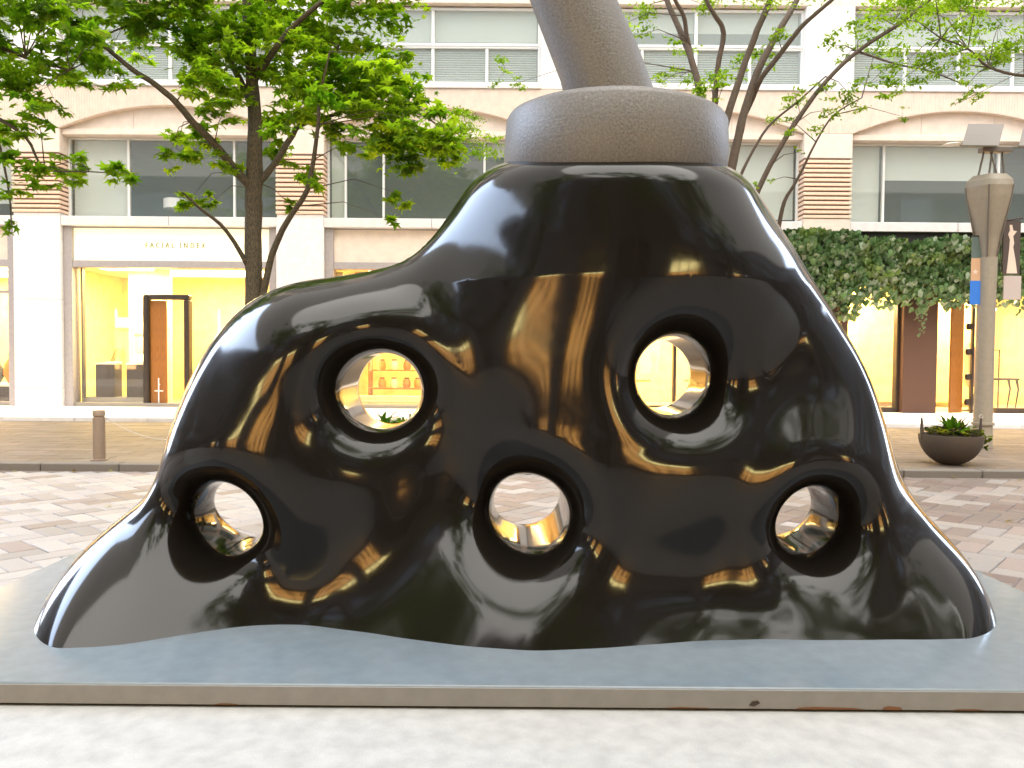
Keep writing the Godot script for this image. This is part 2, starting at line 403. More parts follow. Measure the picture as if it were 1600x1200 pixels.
	var br := mat("paver", Color.WHITE, 0.62, grainy, 0.9, bump, 0.15)
	br.vertex_color_use_as_albedo = true
	var lf := mat("leaf", Color.WHITE, 0.38)
	lf.vertex_color_use_as_albedo = true
	lf.backlight_enabled = true
	lf.backlight = Color(1.25, 1.3, 0.6)
	var iv := mat("ivy_leaf", Color.WHITE, 0.28)
	iv.vertex_color_use_as_albedo = true
	iv.backlight_enabled = true
	iv.backlight = Color(0.35, 0.4, 0.2)
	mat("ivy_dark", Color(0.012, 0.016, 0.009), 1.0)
	mat("opp_stone", Color(0.085, 0.068, 0.055), 0.6, mott, 0.3)
	mat("opp_stone_light", Color(0.16, 0.135, 0.11), 0.6, mott, 0.3)
	mat("opp_glass", Color(0.05, 0.055, 0.05), 0.05)
	mat("glass_upper", Color(0.10, 0.12, 0.11), 0.05)
	glow("window_top_glow", Color(1.0, 0.80, 0.30), 4.2)
	glow("window_glow", Color(1.0, 0.45, 0.08), 2.0)
	mat("blue_cloth", Color(0.03, 0.17, 0.62), 0.8)
	mat("peach_cloth", Color(0.55, 0.34, 0.21), 0.8)
	mat("teal_cloth", Color(0.16, 0.22, 0.21), 0.8, grainy, 6.0)
	mat("dark_cloth", Color(0.075, 0.055, 0.05), 0.8)
	mat("pale_cloth", Color(0.46, 0.39, 0.37), 0.8)
	mat("figure_white", Color(0.68, 0.55, 0.47), 0.8)
	mat("dry_leaf", Color(0.32, 0.22, 0.07), 0.8)

# pieces: array of [transform, size, tone]; the 'first' ones as parts of 'under', the rest as one joined part
func lay_pieces(called: String, pieces: Array, tones: Array, size: Vector3, m: Material, under: Node3D, first: int, bev: float) -> void:
	var shapes := []
	for tn in tones:
		var mb := MB.new()
		mb.col = tn
		piece(mb, size, bev, Transform3D.IDENTITY)
		shapes.append(mb.mesh())
	var rest := MB.new()
	for i in pieces.size():
		var p: Array = pieces[i]
		if i < first:
			inst(called, shapes[p[1]], m, p[0], under)
		else:
			rest.col = tones[p[1]]
			piece(rest, size, bev, p[0])
	if rest.v.size():
		var o := MeshInstance3D.new()
		o.name = called + "_field"
		o.mesh = rest.mesh()
		o.material_override = m
		under.add_child(o, true)
		o.global_position = Vector3.ZERO
		stuff(o)

# an upright slab without underside, its top face bevelled; top centre at the origin
func piece(mb: MB, s: Vector3, b: float, t: Transform3D) -> void:
	var hx := s.x * 0.5; var hz := s.z * 0.5
	var top := []; var mid := []; var low := []
	for k in [[-1, -1], [1, -1], [1, 1], [-1, 1]]:
		top.append(t * Vector3(k[0] * (hx - b), 0, k[1] * (hz - b)))
		mid.append(t * Vector3(k[0] * hx, -b, k[1] * hz))
		low.append(t * Vector3(k[0] * hx, -s.y, k[1] * hz))
	mb.quad(top[0], top[1], top[2], top[3], t.basis.y)
	for k in 4:
		var l := (k + 1) % 4
		var o: Vector3 = (mid[k] + mid[l]) * 0.5 - t.origin
		mb.quad(top[k], top[l], mid[l], mid[k], o)
		mb.quad(mid[k], mid[l], low[l], low[k], o)

func ground() -> void:
	var g := bx("ground", V(-250, -0.5, -250), V(250, -0.12, 250), M.asphalt_far)
	structure(g)
	var np := Node3D.new()
	np.name = "near_pavement"
	add_child(np)
	structure(np)
	bx("paving_surface", V(-40, -0.1, -4.2), V(40, 0.0, 6.0), M.pale_floor, np)
	# the road: clay and granite setts in a herringbone turned across the street
	var road := Node3D.new()
	road.name = "road"
	add_child(road)
	structure(road)
	bx("road_bed", V(-40, -0.11, -10.5), V(40, -0.012, -4.2), M.road_base, road)
	var tones := [Color(0.375, 0.345, 0.334), Color(0.322, 0.287, 0.269), Color(0.401, 0.372, 0.366), Color(0.268, 0.216, 0.192), Color(0.301, 0.242, 0.221), Color(0.297, 0.267, 0.256), Color(0.427, 0.397, 0.386), Color(0.191, 0.151, 0.132), Color(0.178, 0.129, 0.111), Color(0.217, 0.170, 0.153)]
	var fl := FastNoiseLite.new()
	fl.seed = 5
	fl.frequency = 0.5
	var pieces := []
	var w := 0.2
	var turn := Basis(Vector3.UP, deg_to_rad(49))
	for k in range(-110, 111):
		for m in range(-60, 61):
			for o in 2:
				var c := Vector3(k + 2 * m + 1.0, 0, k - 2 * m + 0.5) if o == 0 else Vector3(k + 2 * m - 0.5, 0, k - 2 * m + 1.0)
				var p := turn * (c * w)
				p += Vector3(0, 0, -7.4)
				if absf(p.x) > 13.0 or p.z > -4.3 or p.z < -10.38: continue
				if absf(p.x) < 2.9 and p.z > -5.7: continue
				p.y = rng.randf_range(-0.003, 0.002)
				var b := turn * Basis(Vector3.UP, (PI / 2 if o == 1 else 0.0) + rng.randf_range(-0.012, 0.012))
				b = Basis(Vector3(1, 0, 0), rng.randf_range(-0.008, 0.008)) * Basis(Vector3(0, 0, 1), rng.randf_range(-0.008, 0.008)) * b
				var q := fl.get_noise_2d(p.x, p.z) + clampf((p.x - 1.0) * 0.09, -0.35, 0.5)
				var tn := rng.randi_range(0, 6)
				if q > 0.18 and rng.randf() < 0.75: tn = [3, 4, 1, 5][rng.randi_range(0, 3)]
				elif p.x > 1.5 and rng.randf() < 0.3 + 0.16 * p.x: tn = rng.randi_range(7, 9)
				elif q < -0.1 and rng.randf() < 0.7: tn = [0, 2, 6][rng.randi_range(0, 2)]
				pieces.append([Transform3D(b, p), tn, seen_first(p)])
	pieces.sort_custom(func(a, b2): return a[2] < b2[2])
	lay_pieces("brick", pieces, tones, Vector3(0.392, 0.05, 0.192), M.paver, road, 300, 0.007)
	# the far pavement, a low kerb of granite stones and brown slabs
	var fp := Node3D.new()
	fp.name = "far_pavement"
	add_child(fp)
	structure(fp)
	bx("pavement_bed", V(-40, -0.11, -17.0), V(40, 0.072, -10.72), M.road_base, fp)
	for i in range(-14, 14):
		bx("kerb_stone", V(i * 1.0 + 0.004, -0.11, -10.70), V(i * 1.0 + 0.996, 0.088 + rng.randf_range(-0.002, 0.002), -10.50), M.kerb, fp, 0.012)
	var ptones := [Color(0.165, 0.122, 0.095), Color(0.14, 0.104, 0.082), Color(0.18, 0.14, 0.115), Color(0.155, 0.122, 0.104), Color(0.20, 0.16, 0.135)]
	var slabs := []
	for r in 21:
		for k in range(-23, 24):
			var p := Vector3(k * 0.6 + (0.3 if r % 2 else 0.0), 0.083 + rng.randf_range(-0.002, 0.002), -10.86 - r * 0.3)
			if p.z < -16.95: continue
			slabs.append([Transform3D(Basis(Vector3(1, 0, 0), rng.randf_range(-0.006, 0.006)), p), rng.randi_range(0, 4), seen_first(p)])
	slabs.sort_custom(func(a, b2): return a[2] < b2[2])
	lay_pieces("paving_slab", slabs, ptones, Vector3(0.594, 0.05, 0.294), M.paver, fp, 300, 0.005)
	# the pale granite forecourt, one low step up
	var fc := Node3D.new()
	fc.name = "forecourt"
	add_child(fc)
	structure(fc)
	bx("forecourt_bed", V(-40, -0.11, -24.6), V(40, 0.14, -17.32), M.road_base, fc)
	for i in range(-10, 10):
		bx("step_stone", V(i * 1.5 + 0.003, -0.1, -17.31), V(i * 1.5 + 1.497, 0.172, -17.0), M.stone_white, fc, 0.012)
	for r in 4:
		for i in range(-16, 16):
			var z := -17.32 - r * 0.9
			bx("granite_slab", V(i * 0.9 + 0.003, 0.13, z - 0.897 if r < 3 else -20.84), V(i * 0.9 + 0.897, 0.17, z - 0.003), M.stone_white, fc, 0.004)

# smaller for pieces that show larger from the street: near, inside a wide frame, not behind the sculpture
func seen_first(p: Vector3) -> float:
	var d := -p.z
	var s := absf(p.x) / d
	var hidden := 0.0
	if s > 0.66: hidden = 40.0
	elif s < 0.44: hidden = 8.0
	return d + hidden

func arch_y(x: float, c: float, hw: float) -> float:
	var q := (x - c) / hw
	return 6.95 + 0.56 * (1.0 - q * q)

const F := -20.3
const PIERS := [-18.04, -11.62, -5.2, 1.22, 7.64, 14.06, 20.48]

func window(called: String, x0: float, x1: float, y0: float, y1: float, z: float, cuts: Array, rows: Array, g: Material, root: Node3D, fw := 0.05, pw := 0.0) -> Node3D:
	# cuts: x positions of mullions; rows: [y, extra mullions below it]
	var o := Node3D.new()
	o.name = called
	root.add_child(o, true)
	o.global_position = V((x0 + x1) * 0.5, y0, z)
	var fm := MB.new()
	fm.box(V(x0, y0, z - 0.05), V(x1, y0 + fw, z + 0.04), 0.006)
	fm.box(V(x0, y1 - fw, z - 0.05), V(x1, y1, z + 0.04), 0.006)
	var xs := [x0] + cuts + [x1]
	for i in xs.size():
		var x: float = xs[i]
		var a: float = x if i == 0 else (x - fw if i == xs.size() - 1 else x - fw * 0.6)
		fm.box(V(a, y0 + fw, z - 0.048), V(a + fw * 1.1, y1 - fw, z + 0.045), 0.006)
	obj("frame", fm, M.frame, o)
	if rows.size():
		var tm := MB.new()
		tm.box(V(x0 + fw, rows[0] - 0.07, z - 0.046), V(x1 - fw, rows[0] + 0.06, z + 0.06), 0.01)
		tm.box(V(x0 + fw, rows[0] - 0.015, z + 0.06), V(x1 - fw, rows[0] + 0.015, z + 0.075), 0.004)
		for x in rows[1]:
			tm.box(V(x - 0.035, y0 + fw, z - 0.046), V(x + 0.035, rows[0] - 0.07, z + 0.05), 0.006)
		obj("transom", tm, M.frame, o)
	for i in xs.size() - 1:
		if rows.size():
			bx("pane", V(xs[i] + 0.03, rows[0] + 0.05, z - 0.006), V(xs[i + 1] - 0.03, y1 - fw, z), g, o)
			var lows: Array = [xs[i]] + rows[1].filter(func(q): return q > xs[i] and q < xs[i + 1]) + [xs[i + 1]]
			for k in lows.size() - 1:
				bx("pane", V(lows[k] + 0.03, y0 + fw, z - 0.006), V(lows[k + 1] - 0.03, rows[0] - 0.06, z), g, o)
		else:
			bx("pane", V(xs[i] + 0.03, y0 + fw, z - 0.006), V(xs[i + 1] - 0.03, y1 - fw, z), g, o)
	return o

func office_building() -> void:
	var b := thing("office_building", "pale stone office block with shallow arches, striped piers and shops at street level", "building", V(1.2, 0.17, F))
	# piers, striped louvres and capitals
	var slat := MB.new()
	slat.box(V(-0.585, -0.036, -0.5), V(0.585, 0.036, 0.02), 0.008)
	var slat_mesh := slat.mesh()
	for i in PIERS.size():
		var x: float = PIERS[i]
		var pr := Node3D.new()
		pr.name = "pier"
		b.add_child(pr, true)
		pr.global_position = V(x, 0.17, F)
		if i != 4:
			bx("stone_panel", V(x - 0.578, 0.172, F - 0.6), V(x + 0.578, 0.62, F), M.stone_white, pr, 0.006)
			bx("stone_panel", V(x - 0.576, 0.628, F - 0.6), V(x + 0.576, 2.79, F - 0.001), M.stone_white, pr, 0.006)
			bx("stone_panel", V(x - 0.576, 2.796, F - 0.6), V(x + 0.576, 4.83, F - 0.001), M.stone_white, pr, 0.006)
			bx("stone_panel", V(x - 0.56, 4.834, F - 0.6), V(x + 0.56, 4.90, F - 0.01), M.stone_white, pr, 0.004)
		else:
			bx("stone_panel", V(x - 0.576, 0.172, F - 0.6), V(x + 0.576, 4.55, F - 0.01), M.brown_stone, pr, 0.006)
			bx("stone_panel", V(x - 0.576, 4.553, F - 0.6), V(x + 0.576, 4.898, F - 0.002), M.cream_panel, pr, 0.006)
		bx("louvre_core", V(x - 0.545, 4.88, F - 0.55), V(x + 0.545, 6.36, F - 0.03), M.slat_core, pr)
		for k in 13:
			inst("slat", slat_mesh, M.slat, Transform3D(Basis.IDENTITY, V(x, 4.945 + k * 0.111, F)), pr)
		bx("capital", V(x - 0.585, 6.36, F - 0.6), V(x + 0.585, 6.945, F + 0.01), M.cream_panel, pr, 0.01)
		bx("upper_pier", V(x - 0.58, 7.962, F - 0.6), V(x + 0.58, 10.0, F + 0.015), M.stone_white, pr, 0.01)
	var cutsets := [[1.7, 3.8], [1.5, 4.12], [0.46, 1.4, 3.9], [1.35, 3.4], [0.95, 3.8], [1.5, 3.9]]
	for i in 6:
		var p0: float = PIERS[i]; var p1: float = PIERS[i + 1]
		var x0 := p0 + 0.58; var x1 := p1 - 0.58
		var c := (p0 + p1) * 0.5; var hw := (x1 - x0) * 0.5
		# spandrel with its arch cut out
		var out := PackedVector2Array([Vector2(p0 + 0.003, 6.95)])
		for k in 29:
			var x := x0 + (x1 - x0) * k / 28.0
			out.append(Vector2(x, arch_y(x, c, hw)))
		out.append(Vector2(p1 - 0.003, 6.95)); out.append(Vector2(p1 - 0.003, 7.96)); out.append(Vector2(p0 + 0.003, 7.96))
		var sp := MB.new()
		sp.slab(out, F - 0.35, F)
		var spo := obj("arch_spandrel", sp, M.cream, b)
		var rib := MB.new()
		var x := p0 + 0.03
		while x < p1 - 0.02:
			var y := arch_y(clampf(x, x0, x1), c, hw) + 0.01
			rib.box(V(x - 0.016, y, F), V(x + 0.016, 7.955, F + 0.01))
			x += 0.064
		stuff(obj("flutes", rib, M.cream, spo))
		# lunette panels recessed under the arch
		for k in 3:
			var a: float = x0 + (x1 - x0) * [0.0, 0.33, 0.67][k] + 0.004
			var d: float = x0 + (x1 - x0) * [0.33, 0.67, 1.0][k] - 0.004
			var lu := PackedVector2Array([Vector2(a, 6.96)])
			lu.append(Vector2(d, 6.96))
			for j in range(12, -1, -1):
				var xx: float = a + (d - a) * j / 12.0
				lu.append(Vector2(xx, arch_y(xx, c, hw) + 0.02))
			var lm := MB.new()
			lm.slab(lu, F - 0.3, F - 0.16)
			obj("lunette_panel", lm, M.cream_panel, b)
		bx("lintel", V(x0 + 0.002, 6.82, F - 0.6), V(x1 - 0.002, 6.955, F - 0.10), M.cream_panel, b, 0.008)
		var cuts := []
		for q in cutsets[i]: cuts.append(x0 + q)
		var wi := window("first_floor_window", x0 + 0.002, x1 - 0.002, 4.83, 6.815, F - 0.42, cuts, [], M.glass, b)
		# blinds let down behind some panes
		var xs := [x0 + 0.03] + cuts + [x1 - 0.03]
		for k in xs.size() - 1:
			var low := 0.0
			match [i, k]:
				[1, 0]: low = 4.9
				[2, 0]: low = 4.9
				[3, 0], [3, 1], [3, 2]: low = 4.95
				[4, 0]: low = 4.9
				[4, 1]: low = 5.95
				[2, 3]: low = 6.45
				[0, 2], [5, 1]: low = 5.2
			if low > 0.0:
				bx("roller_blind", V(xs[k] + 0.05, low, F - 0.56), V(xs[k + 1] - 0.05, 6.8, F - 0.545), M.blind, wi)
		for k in 2:
			var a := x0 if k == 0 else c + 0.003
			var d := c - 0.003 if k == 0 else x1
			bx("window_sill", V(a + 0.002, 4.60, F - 0.5), V(d - 0.002, 4.828, F - 0.02), M.sill, b, 0.01)
		# second floor
		bx("upper_sill", V(x0 + 0.002, 7.964, F - 0.4), V(x1 - 0.002, 8.11, F + 0.05), M.sill, b, 0.01)
		var w2 := window("second_floor_window", x0 + 0.002, x1 - 0.002, 8.115, 9.97, F - 0.22, [c], [9.05, [c - hw * 0.5, c + hw * 0.5]], M.glass_green, b, 0.07)
		var bl := MB.new()
		for k in 15:
			bl.box(V(x0 + 0.1, 8.2 + k * 0.056, F - 0.34), V(x1 - 0.1, 8.212 + k * 0.056, F - 0.295))
		obj("venetian_blind", bl, M.blind, w2)
		bx("roller_blind", V(x0 + 0.1, 9.1 + (0.35 if i % 2 else 0.1), F - 0.36), V(x1 - 0.1, 9.95, F - 0.35), M.blind, w2)
		bx("upper_spandrel", V(p0 + 0.003, 10.003, F - 0.6), V(p1 - 0.003, 11.3, F), M.cream, b, 0.01)
		# unlit rooms behind the glass
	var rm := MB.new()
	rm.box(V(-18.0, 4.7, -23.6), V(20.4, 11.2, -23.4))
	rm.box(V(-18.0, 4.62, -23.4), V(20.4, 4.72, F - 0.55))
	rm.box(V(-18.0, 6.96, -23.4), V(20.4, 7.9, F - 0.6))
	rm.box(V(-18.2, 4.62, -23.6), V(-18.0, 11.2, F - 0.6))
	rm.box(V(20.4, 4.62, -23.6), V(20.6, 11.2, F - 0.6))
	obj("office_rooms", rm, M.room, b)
	var up := MB.new()
	up.box(V(-18.2, 11.302, -34.0), V(20.6, 24.0, F - 0.05), 0.02)
	obj("upper_storeys", up, M.cream, b)
	for r in 4:
		for i in 6:
			var x0: float = PIERS[i] + 0.7; var x1: float = PIERS[i + 1] - 0.7
			bx("upper_window", V(x0, 12.0 + r * 3.0, F - 0.2), V(x1, 13.9 + r * 3.0, F - 0.03), M.glass_upper if M.has("glass_upper") else M.room, b)
	# a drum shade seen in the second pane of the left bay
	var dr := MB.new()
	dr.lathe(V(-8.62, 5.18, -21.3), [Vector2(0, 0), Vector2(0.3, 0), Vector2(0.3, 0.24), Vector2(0.0, 0.26)], 20)
	obj("lamp_shade", dr, M.white_paint, b)
	# ends and backs of the shops
	var pw := MB.new()
	pw.box(V(-18.3, 0.1, -24.7), V(20.7, 4.6, -24.5))
	obj("shop_back_wall", pw, M.warm_wall, b)
	for x in [-18.04, -11.62, -5.2, 1.22, 20.48]:
		bx("party_wall", V(x - 0.1, 0.1, -24.5), V(x + 0.1, 4.55, F - 0.6), M.warm_wall, b)
	bx("shop_ceiling", V(-17.9, 3.7, -24.5), V(20.4, 4.55, F - 0.5), M.warm_wall_pale, b)
	bx("shop_floor", V(-17.9, 0.1, -24.5), V(20.4, 0.168, F - 0.55), M.shop_floor, b)
	# grey metal jambs and transoms of the shop fronts
	for i in 3:
		var x0: float = PIERS[i] + 0.58; var x1: float = PIERS[i + 1] - 0.58
		bx("jamb", V(x0 + 0.002, 0.172, F - 0.5), V(x0 + 0.21, 4.598, F - 0.12), M.grey_metal, b, 0.006)
		bx("jamb", V(x1 - 0.21, 0.172, F - 0.5), V(x1 - 0.002, 4.598, F - 0.12), M.grey_metal, b, 0.006)
		bx("transom", V(x0 + 0.212, 3.6, F - 0.5), V(x1 - 0.212, 3.77, F - 0.14), M.grey_metal, b, 0.006)
		bx("base_rail", V(x0 + 0.212, 0.172, F - 0.48), V(x1 - 0.212, 0.26, F - 0.16), M.platform, b, 0.006)
		bx("fascia", V(x0 + 0.212, 4.565, F - 0.5), V(x1 - 0.212, 4.598, F - 0.2), M.grey_metal, b)
		if i != 1:
			bx("sign_panel", V(x0 + 0.212, 3.772, F - 0.48), V(x1 - 0.212, 4.563, F - 0.2), M.cream_panel, b)
			bx("shop_pane", V(x0 + 0.212, 0.262, F - 0.33), V(x1 - 0.212, 3.598, F - 0.318), M.shop_glass, b)

func left_shops() -> void:
	var b: Node3D = get_node("office_building")
	var x0 := -11.04; var x1 := -5.78
	# lit sign over the shop
	var s := thing("shop_sign", "long glowing cream shop sign with the pale letters FACIAL INDEX", "sign", V(-8.4, 3.78, F - 0.3))
	bx("light_box", V(x0 + 0.213, 3.773, F - 0.48), V(x1 - 0.213, 4.562, F - 0.22), M.sign_glow, s)
	var tm := TextMesh.new()
	tm.text = "F A C I A L   I N D E X"
	var sf := SystemFont.new()
	sf.font_names = PackedStringArray(["Droid Sans"])
	tm.font = sf
	tm.font_size = 32
	tm.depth = 0.02
	tm.pixel_size = 0.0051
	var t := inst("lettering", tm, M.lettering, Transform3D(Basis.IDENTITY, V(-8.33, 4.15, F - 0.213)), s)
	t.scale = Vector3(1.0, 1.0, 1.0)
	var sl := AreaLight3D.new()
	sl.name = "sign_light"
	sl.area_size = Vector2(4.8, 0.78)
	sl.light_energy = 0.25
	sl.light_color = Color(1.0, 0.82, 0.36).linear_to_srgb()
	sl.shadow_enabled = true
	s.add_child(sl, true)
	sl.global_position = V(-8.41, 4.17, F - 0.16)
	sl.rotation = Vector3(0, PI, 0)
	# display window and door
	bx("shop_pane", V(x0 + 0.212, 0.262, F - 0.33), V(-9.15, 3.598, F - 0.318), M.shop_glass, b)
	bx("shop_pane", V(-8.0, 0.262, F - 0.33), V(x1 - 0.212, 3.598, F - 0.318), M.shop_glass, b)
	bx("display_wall", V(-10.2, 0.18, -22.2), V(-9.1, 3.69, -22.05), M.warm_wall_pale, b)
	bx("display_light_panel", V(-10.05, 2.0, -22.048), V(-9.2, 2.75, -22.02), M.warm_wall_pale, b)
	bx("mullion", V(-10.74, 0.262, F - 0.5), V(-10.70, 3.598, F - 0.36), M.frame_dark, b)
	bx("display_platform", V(-10.8, 0.172, -21.6), V(-9.16, 0.38, F - 0.55), M.platform, b, 0.01)
	var dd := Node3D.new()
	dd.name = "shop_door"
	b.add_child(dd, true)
	dd.global_position = V(-8.6, 0.17, F - 0.3)
	var fr := MB.new()
	fr.box(V(-9.145, 0.172, F - 0.46), V(-9.01, 2.95, F - 0.2), 0.03)
	fr.box(V(-9.008, 2.82, F - 0.458), V(-8.0, 2.95, F - 0.202), 0.03)
	fr.box(V(-8.13, 0.172, F - 0.46), V(-8.002, 2.818, F - 0.2), 0.02)
	obj("frame", fr, M.brown_dark, dd)
	bx("leaf", V(-9.0, 0.19, F - 0.37), V(-8.6, 2.80, F - 0.31), M.door_wood, dd, 0.008)
	var hd := MB.new()
	hd.tube([V(-8.77, 0.18, F - 0.24), V(-8.77, 0.88, F - 0.24)], [0.014, 0.014], 8)
	hd.tube([V(-8.87, 0.56, F - 0.24), V(-8.66, 0.56, F - 0.24)], [0.012, 0.012], 8)
	hd.tube([V(-8.77, 0.72, F - 0.24), V(-8.77, 0.72, F - 0.31)], [0.012, 0.012], 8)
	obj("handle", hd, M.white_paint, dd)
	bx("upper_light", V(-9.14, 2.952, F - 0.33), V(-8.0, 3.598, F - 0.318), M.shop_glass, b)
	ceiling_light(V(-9.9, 3.63, -21.3), Vector2(1.2, 0.5), 5.4, Color(1.0, 0.72, 0.26), b)
	ceiling_light(V(-8.0, 3.63, -22.6), Vector2(3.0, 1.0), 9.450000000000001, Color(1.0, 0.72, 0.28), b)
	var ped := [[-10.5, 0.47, "dark brown display pedestal standing left in the yellow shop window"], [-9.72, 0.5, "dark brown display pedestal beside the frame of the brown shop door"]]
	for p in ped:
		var o := thing("display_pedestal", p[2], "pedestal", V(p[0] + p[1] * 0.5, 0.38, -21.05), "pedestals in the lit shop window")
		bx("plinth_box", V(p[0], 0.381, -21.3), V(p[0] + p[1], 1.20, -20.86), M.brown_dark, o, 0.012)
		bx("top_plate", V(p[0] - 0.01, 1.202, -21.31), V(p[0] + p[1] + 0.01, 1.24, -20.85), M.warm_wall_pale, o, 0.006)
	# things shown on the pedestals
	var hold := thing("display_stand", "small tilted cream board shown on the left dark pedestal", "display stand", V(-10.2, 1.24, -21.1))
	var tt := Transform3D(Basis(Vector3(0, 0, 1), -0.35), V(-10.12, 1.43, -21.1))
	var hb := MB.new()
	hb.box(V(-0.012, -0.19, -0.1), V(0.012, 0.19, 0.1), 0.004, tt)
	obj("board", hb, M.wood_mid, hold)
	bx("tray", V(-10.3, 1.243, -21.22), V(-9.98, 1.27, -20.98), M.white_paint, hold, 0.005)
	var hold2 := thing("display_tray", "white slanted tray shown on the pedestal by the shop door", "tray", V(-9.5, 1.24, -21.1))
	var tb := MB.new()
	tb.box(V(-0.2, -0.02, -0.14), V(0.2, 0.02, 0.14), 0.006, Transform3D(Basis(Vector3(1, 0, 0), 0.7), V(-9.47, 1.36, -21.1)))
	obj("tray_top", tb, M.white_paint, hold2)
	bx("tray_foot", V(-9.6, 1.242, -21.2), V(-9.34, 1.27, -21.0), M.white_paint, hold2, 0.004)
	# long counter further inside
	var co := thing("shop_counter", "low wooden counter inside the shop behind the brown door", "counter", V(-7.6, 0.17, -23.0))
	bx("body", V(-8.5, 0.171, -23.3), V(-6.4, 1.05, -22.7), M.wood_mid, co, 0.01)
	bx("counter_top", V(-8.54, 1.052, -23.34), V(-6.36, 1.10, -22.66), M.warm_wall_pale, co, 0.01)
	# the shop in the next bay: gold window frame, shelf and goods
	var gx0 := -4.40; var gx1 := 0.42
	var gf := MB.new()
	gf.box(V(gx0, 0.262, -20.95), V(gx0 + 0.17, 3.55, -20.70), 0.01)
	gf.box(V(gx1 - 0.17, 0.262, -20.95), V(gx1, 3.55, -20.70), 0.01)
	gf.box(V(gx0 + 0.172, 0.30, -20.95), V(gx1 - 0.172, 0.47, -20.70), 0.01)
	gf.box(V(gx0 + 0.172, 2.55, -20.95), V(gx1 - 0.172, 2.75, -20.70), 0.01)
	obj("window_surround", gf, M.warm_wall, b)
	bx("bulkhead", V(gx0 + 0.2, 2.752, -22.3), V(gx1 - 0.2, 3.68, -22.1), M.wood_mid, b)
	ceiling_light(V(-2.0, 3.63, -21.6), Vector2(3.4, 0.6), 8.100000000000001, Color(1.0, 0.66, 0.22), b)
	ceiling_light(V(-2.0, 3.63, -23.4), Vector2(3.4, 0.6), 6.75, Color(1.0, 0.66, 0.22), b)
	var sh := thing("shelf_unit", "tall wooden shelf unit full of jars inside the gold framed window", "shelf", V(-2.0, 0.17, -23.0))
	for y in [0.55, 1.05, 1.55, 2.05, 2.5]:
		bx("shelf", V(-3.9, y, -23.2), V(-0.1, y + 0.04, -22.8), M.wood_mid, sh, 0.004)
	for x in [-3.93, -2.0, -0.1]:
		bx("upright", V(x - 0.03, 0.171, -23.22), V(x + 0.03, 2.6, -22.78), M.wood_mid, sh, 0.004)
	var jar := thing("jar", "first orange jar from the left on the lowest shelf of the wooden shelf unit", "jar", V(-3.6, 0.59, -22.95), "jars on the wooden shelves")
	var jb := MB.new()
	jb.lathe(V(-3.6, 0.591, -22.95), [Vector2(0, 0), Vector2(0.09, 0), Vector2(0.11, 0.08), Vector2(0.10, 0.2), Vector2(0.06, 0.25)], 12)
	obj("body", jb, M.orange_goods, jar)
	var jl := MB.new()
	jl.lathe(V(-3.6, 0.842, -22.95), [Vector2(0.07, 0), Vector2(0.07, 0.03), Vector2(0, 0.035)], 12)
	obj("lid", jl, M.brown_dark, jar)
	for y in [0.59, 1.09, 1.59, 2.09]:
		for k in 10:
			if y < 0.6 and k == 0: continue
			if k == 5: continue
			var j := copy(jar, V(-3.6 + k * 0.34 + rng.randf_range(-0.03, 0.03), y, -22.95), "%s %s jar from the left on the %s shelf of the wooden shelf unit" % [["first", "second", "third", "fourth", "fifth", "sixth", "seventh", "eighth", "ninth"][k if k < 5 else k - 1], ("brown" if k % 4 == 2 else ("cream" if k % 3 == 1 else "orange")), ["lowest", "second lowest", "third lowest", "upper"][int((y - 0.5) / 0.5)]])
			if k % 3 == 1: (j.get_child(0) as MeshInstance3D).material_override = M.warm_wall_pale
			if k % 4 == 2: (j.get_child(0) as MeshInstance3D).material_override = M.wood_mid
	# the shop at the left edge
	ceiling_light(V(-14.4, 3.63, -21.6), Vector2(3.4, 0.6), 8.100000000000001, Color(1.0, 0.72, 0.36), b)
	ceiling_light(V(-14.4, 3.63, -23.4), Vector2(3.4, 0.6), 5.4, Color(1.0, 0.72, 0.36), b)
	bx("shop_transom", V(-17.2, 2.95, F - 0.36), V(-12.42, 3.03, F - 0.30), M.grey_metal, b)
	var dt := thing("display_table", "low brown display table in the shop left of the white pier", "table", V(-13.2, 0.17, -21.4))
	bx("table_top", V(-14.4, 0.62, -21.8), V(-12.3, 0.70, -21.0), M.warm_wall_pale, dt, 0.01)
	bx("table_base", V(-14.3, 0.171, -21.7), V(-12.4, 0.618, -21.1), M.brown_dark, dt, 0.01)
	var heads := [[-12.85, 0.70, 0.28, "orange_goods", "orange round vase at the right end of the low table by the white pier"], [-13.25, 0.70, 0.22, "teal_cloth", "dull green round vase on the low brown display table"], [-12.55, 0.70, 0.20, "warm_wall_pale", "small cream vase on the table corner nearest the white pier"]]
	for h in heads:
		var vz := MB.new()
		vz.lathe(V(h[0], h[1] + 0.002, -21.3), [Vector2(0, 0), Vector2(h[2] * 0.4, 0), Vector2(h[2] * 0.75, h[2] * 0.8), Vector2(h[2] * 0.7, h[2] * 1.6), Vector2(h[2] * 0.3, h[2] * 2.3), Vector2(h[2] * 0.36, h[2] * 2.7)], 16)
		tag(obj("vase", vz, M[h[3]]), h[4], "vase", "vases on the low table")

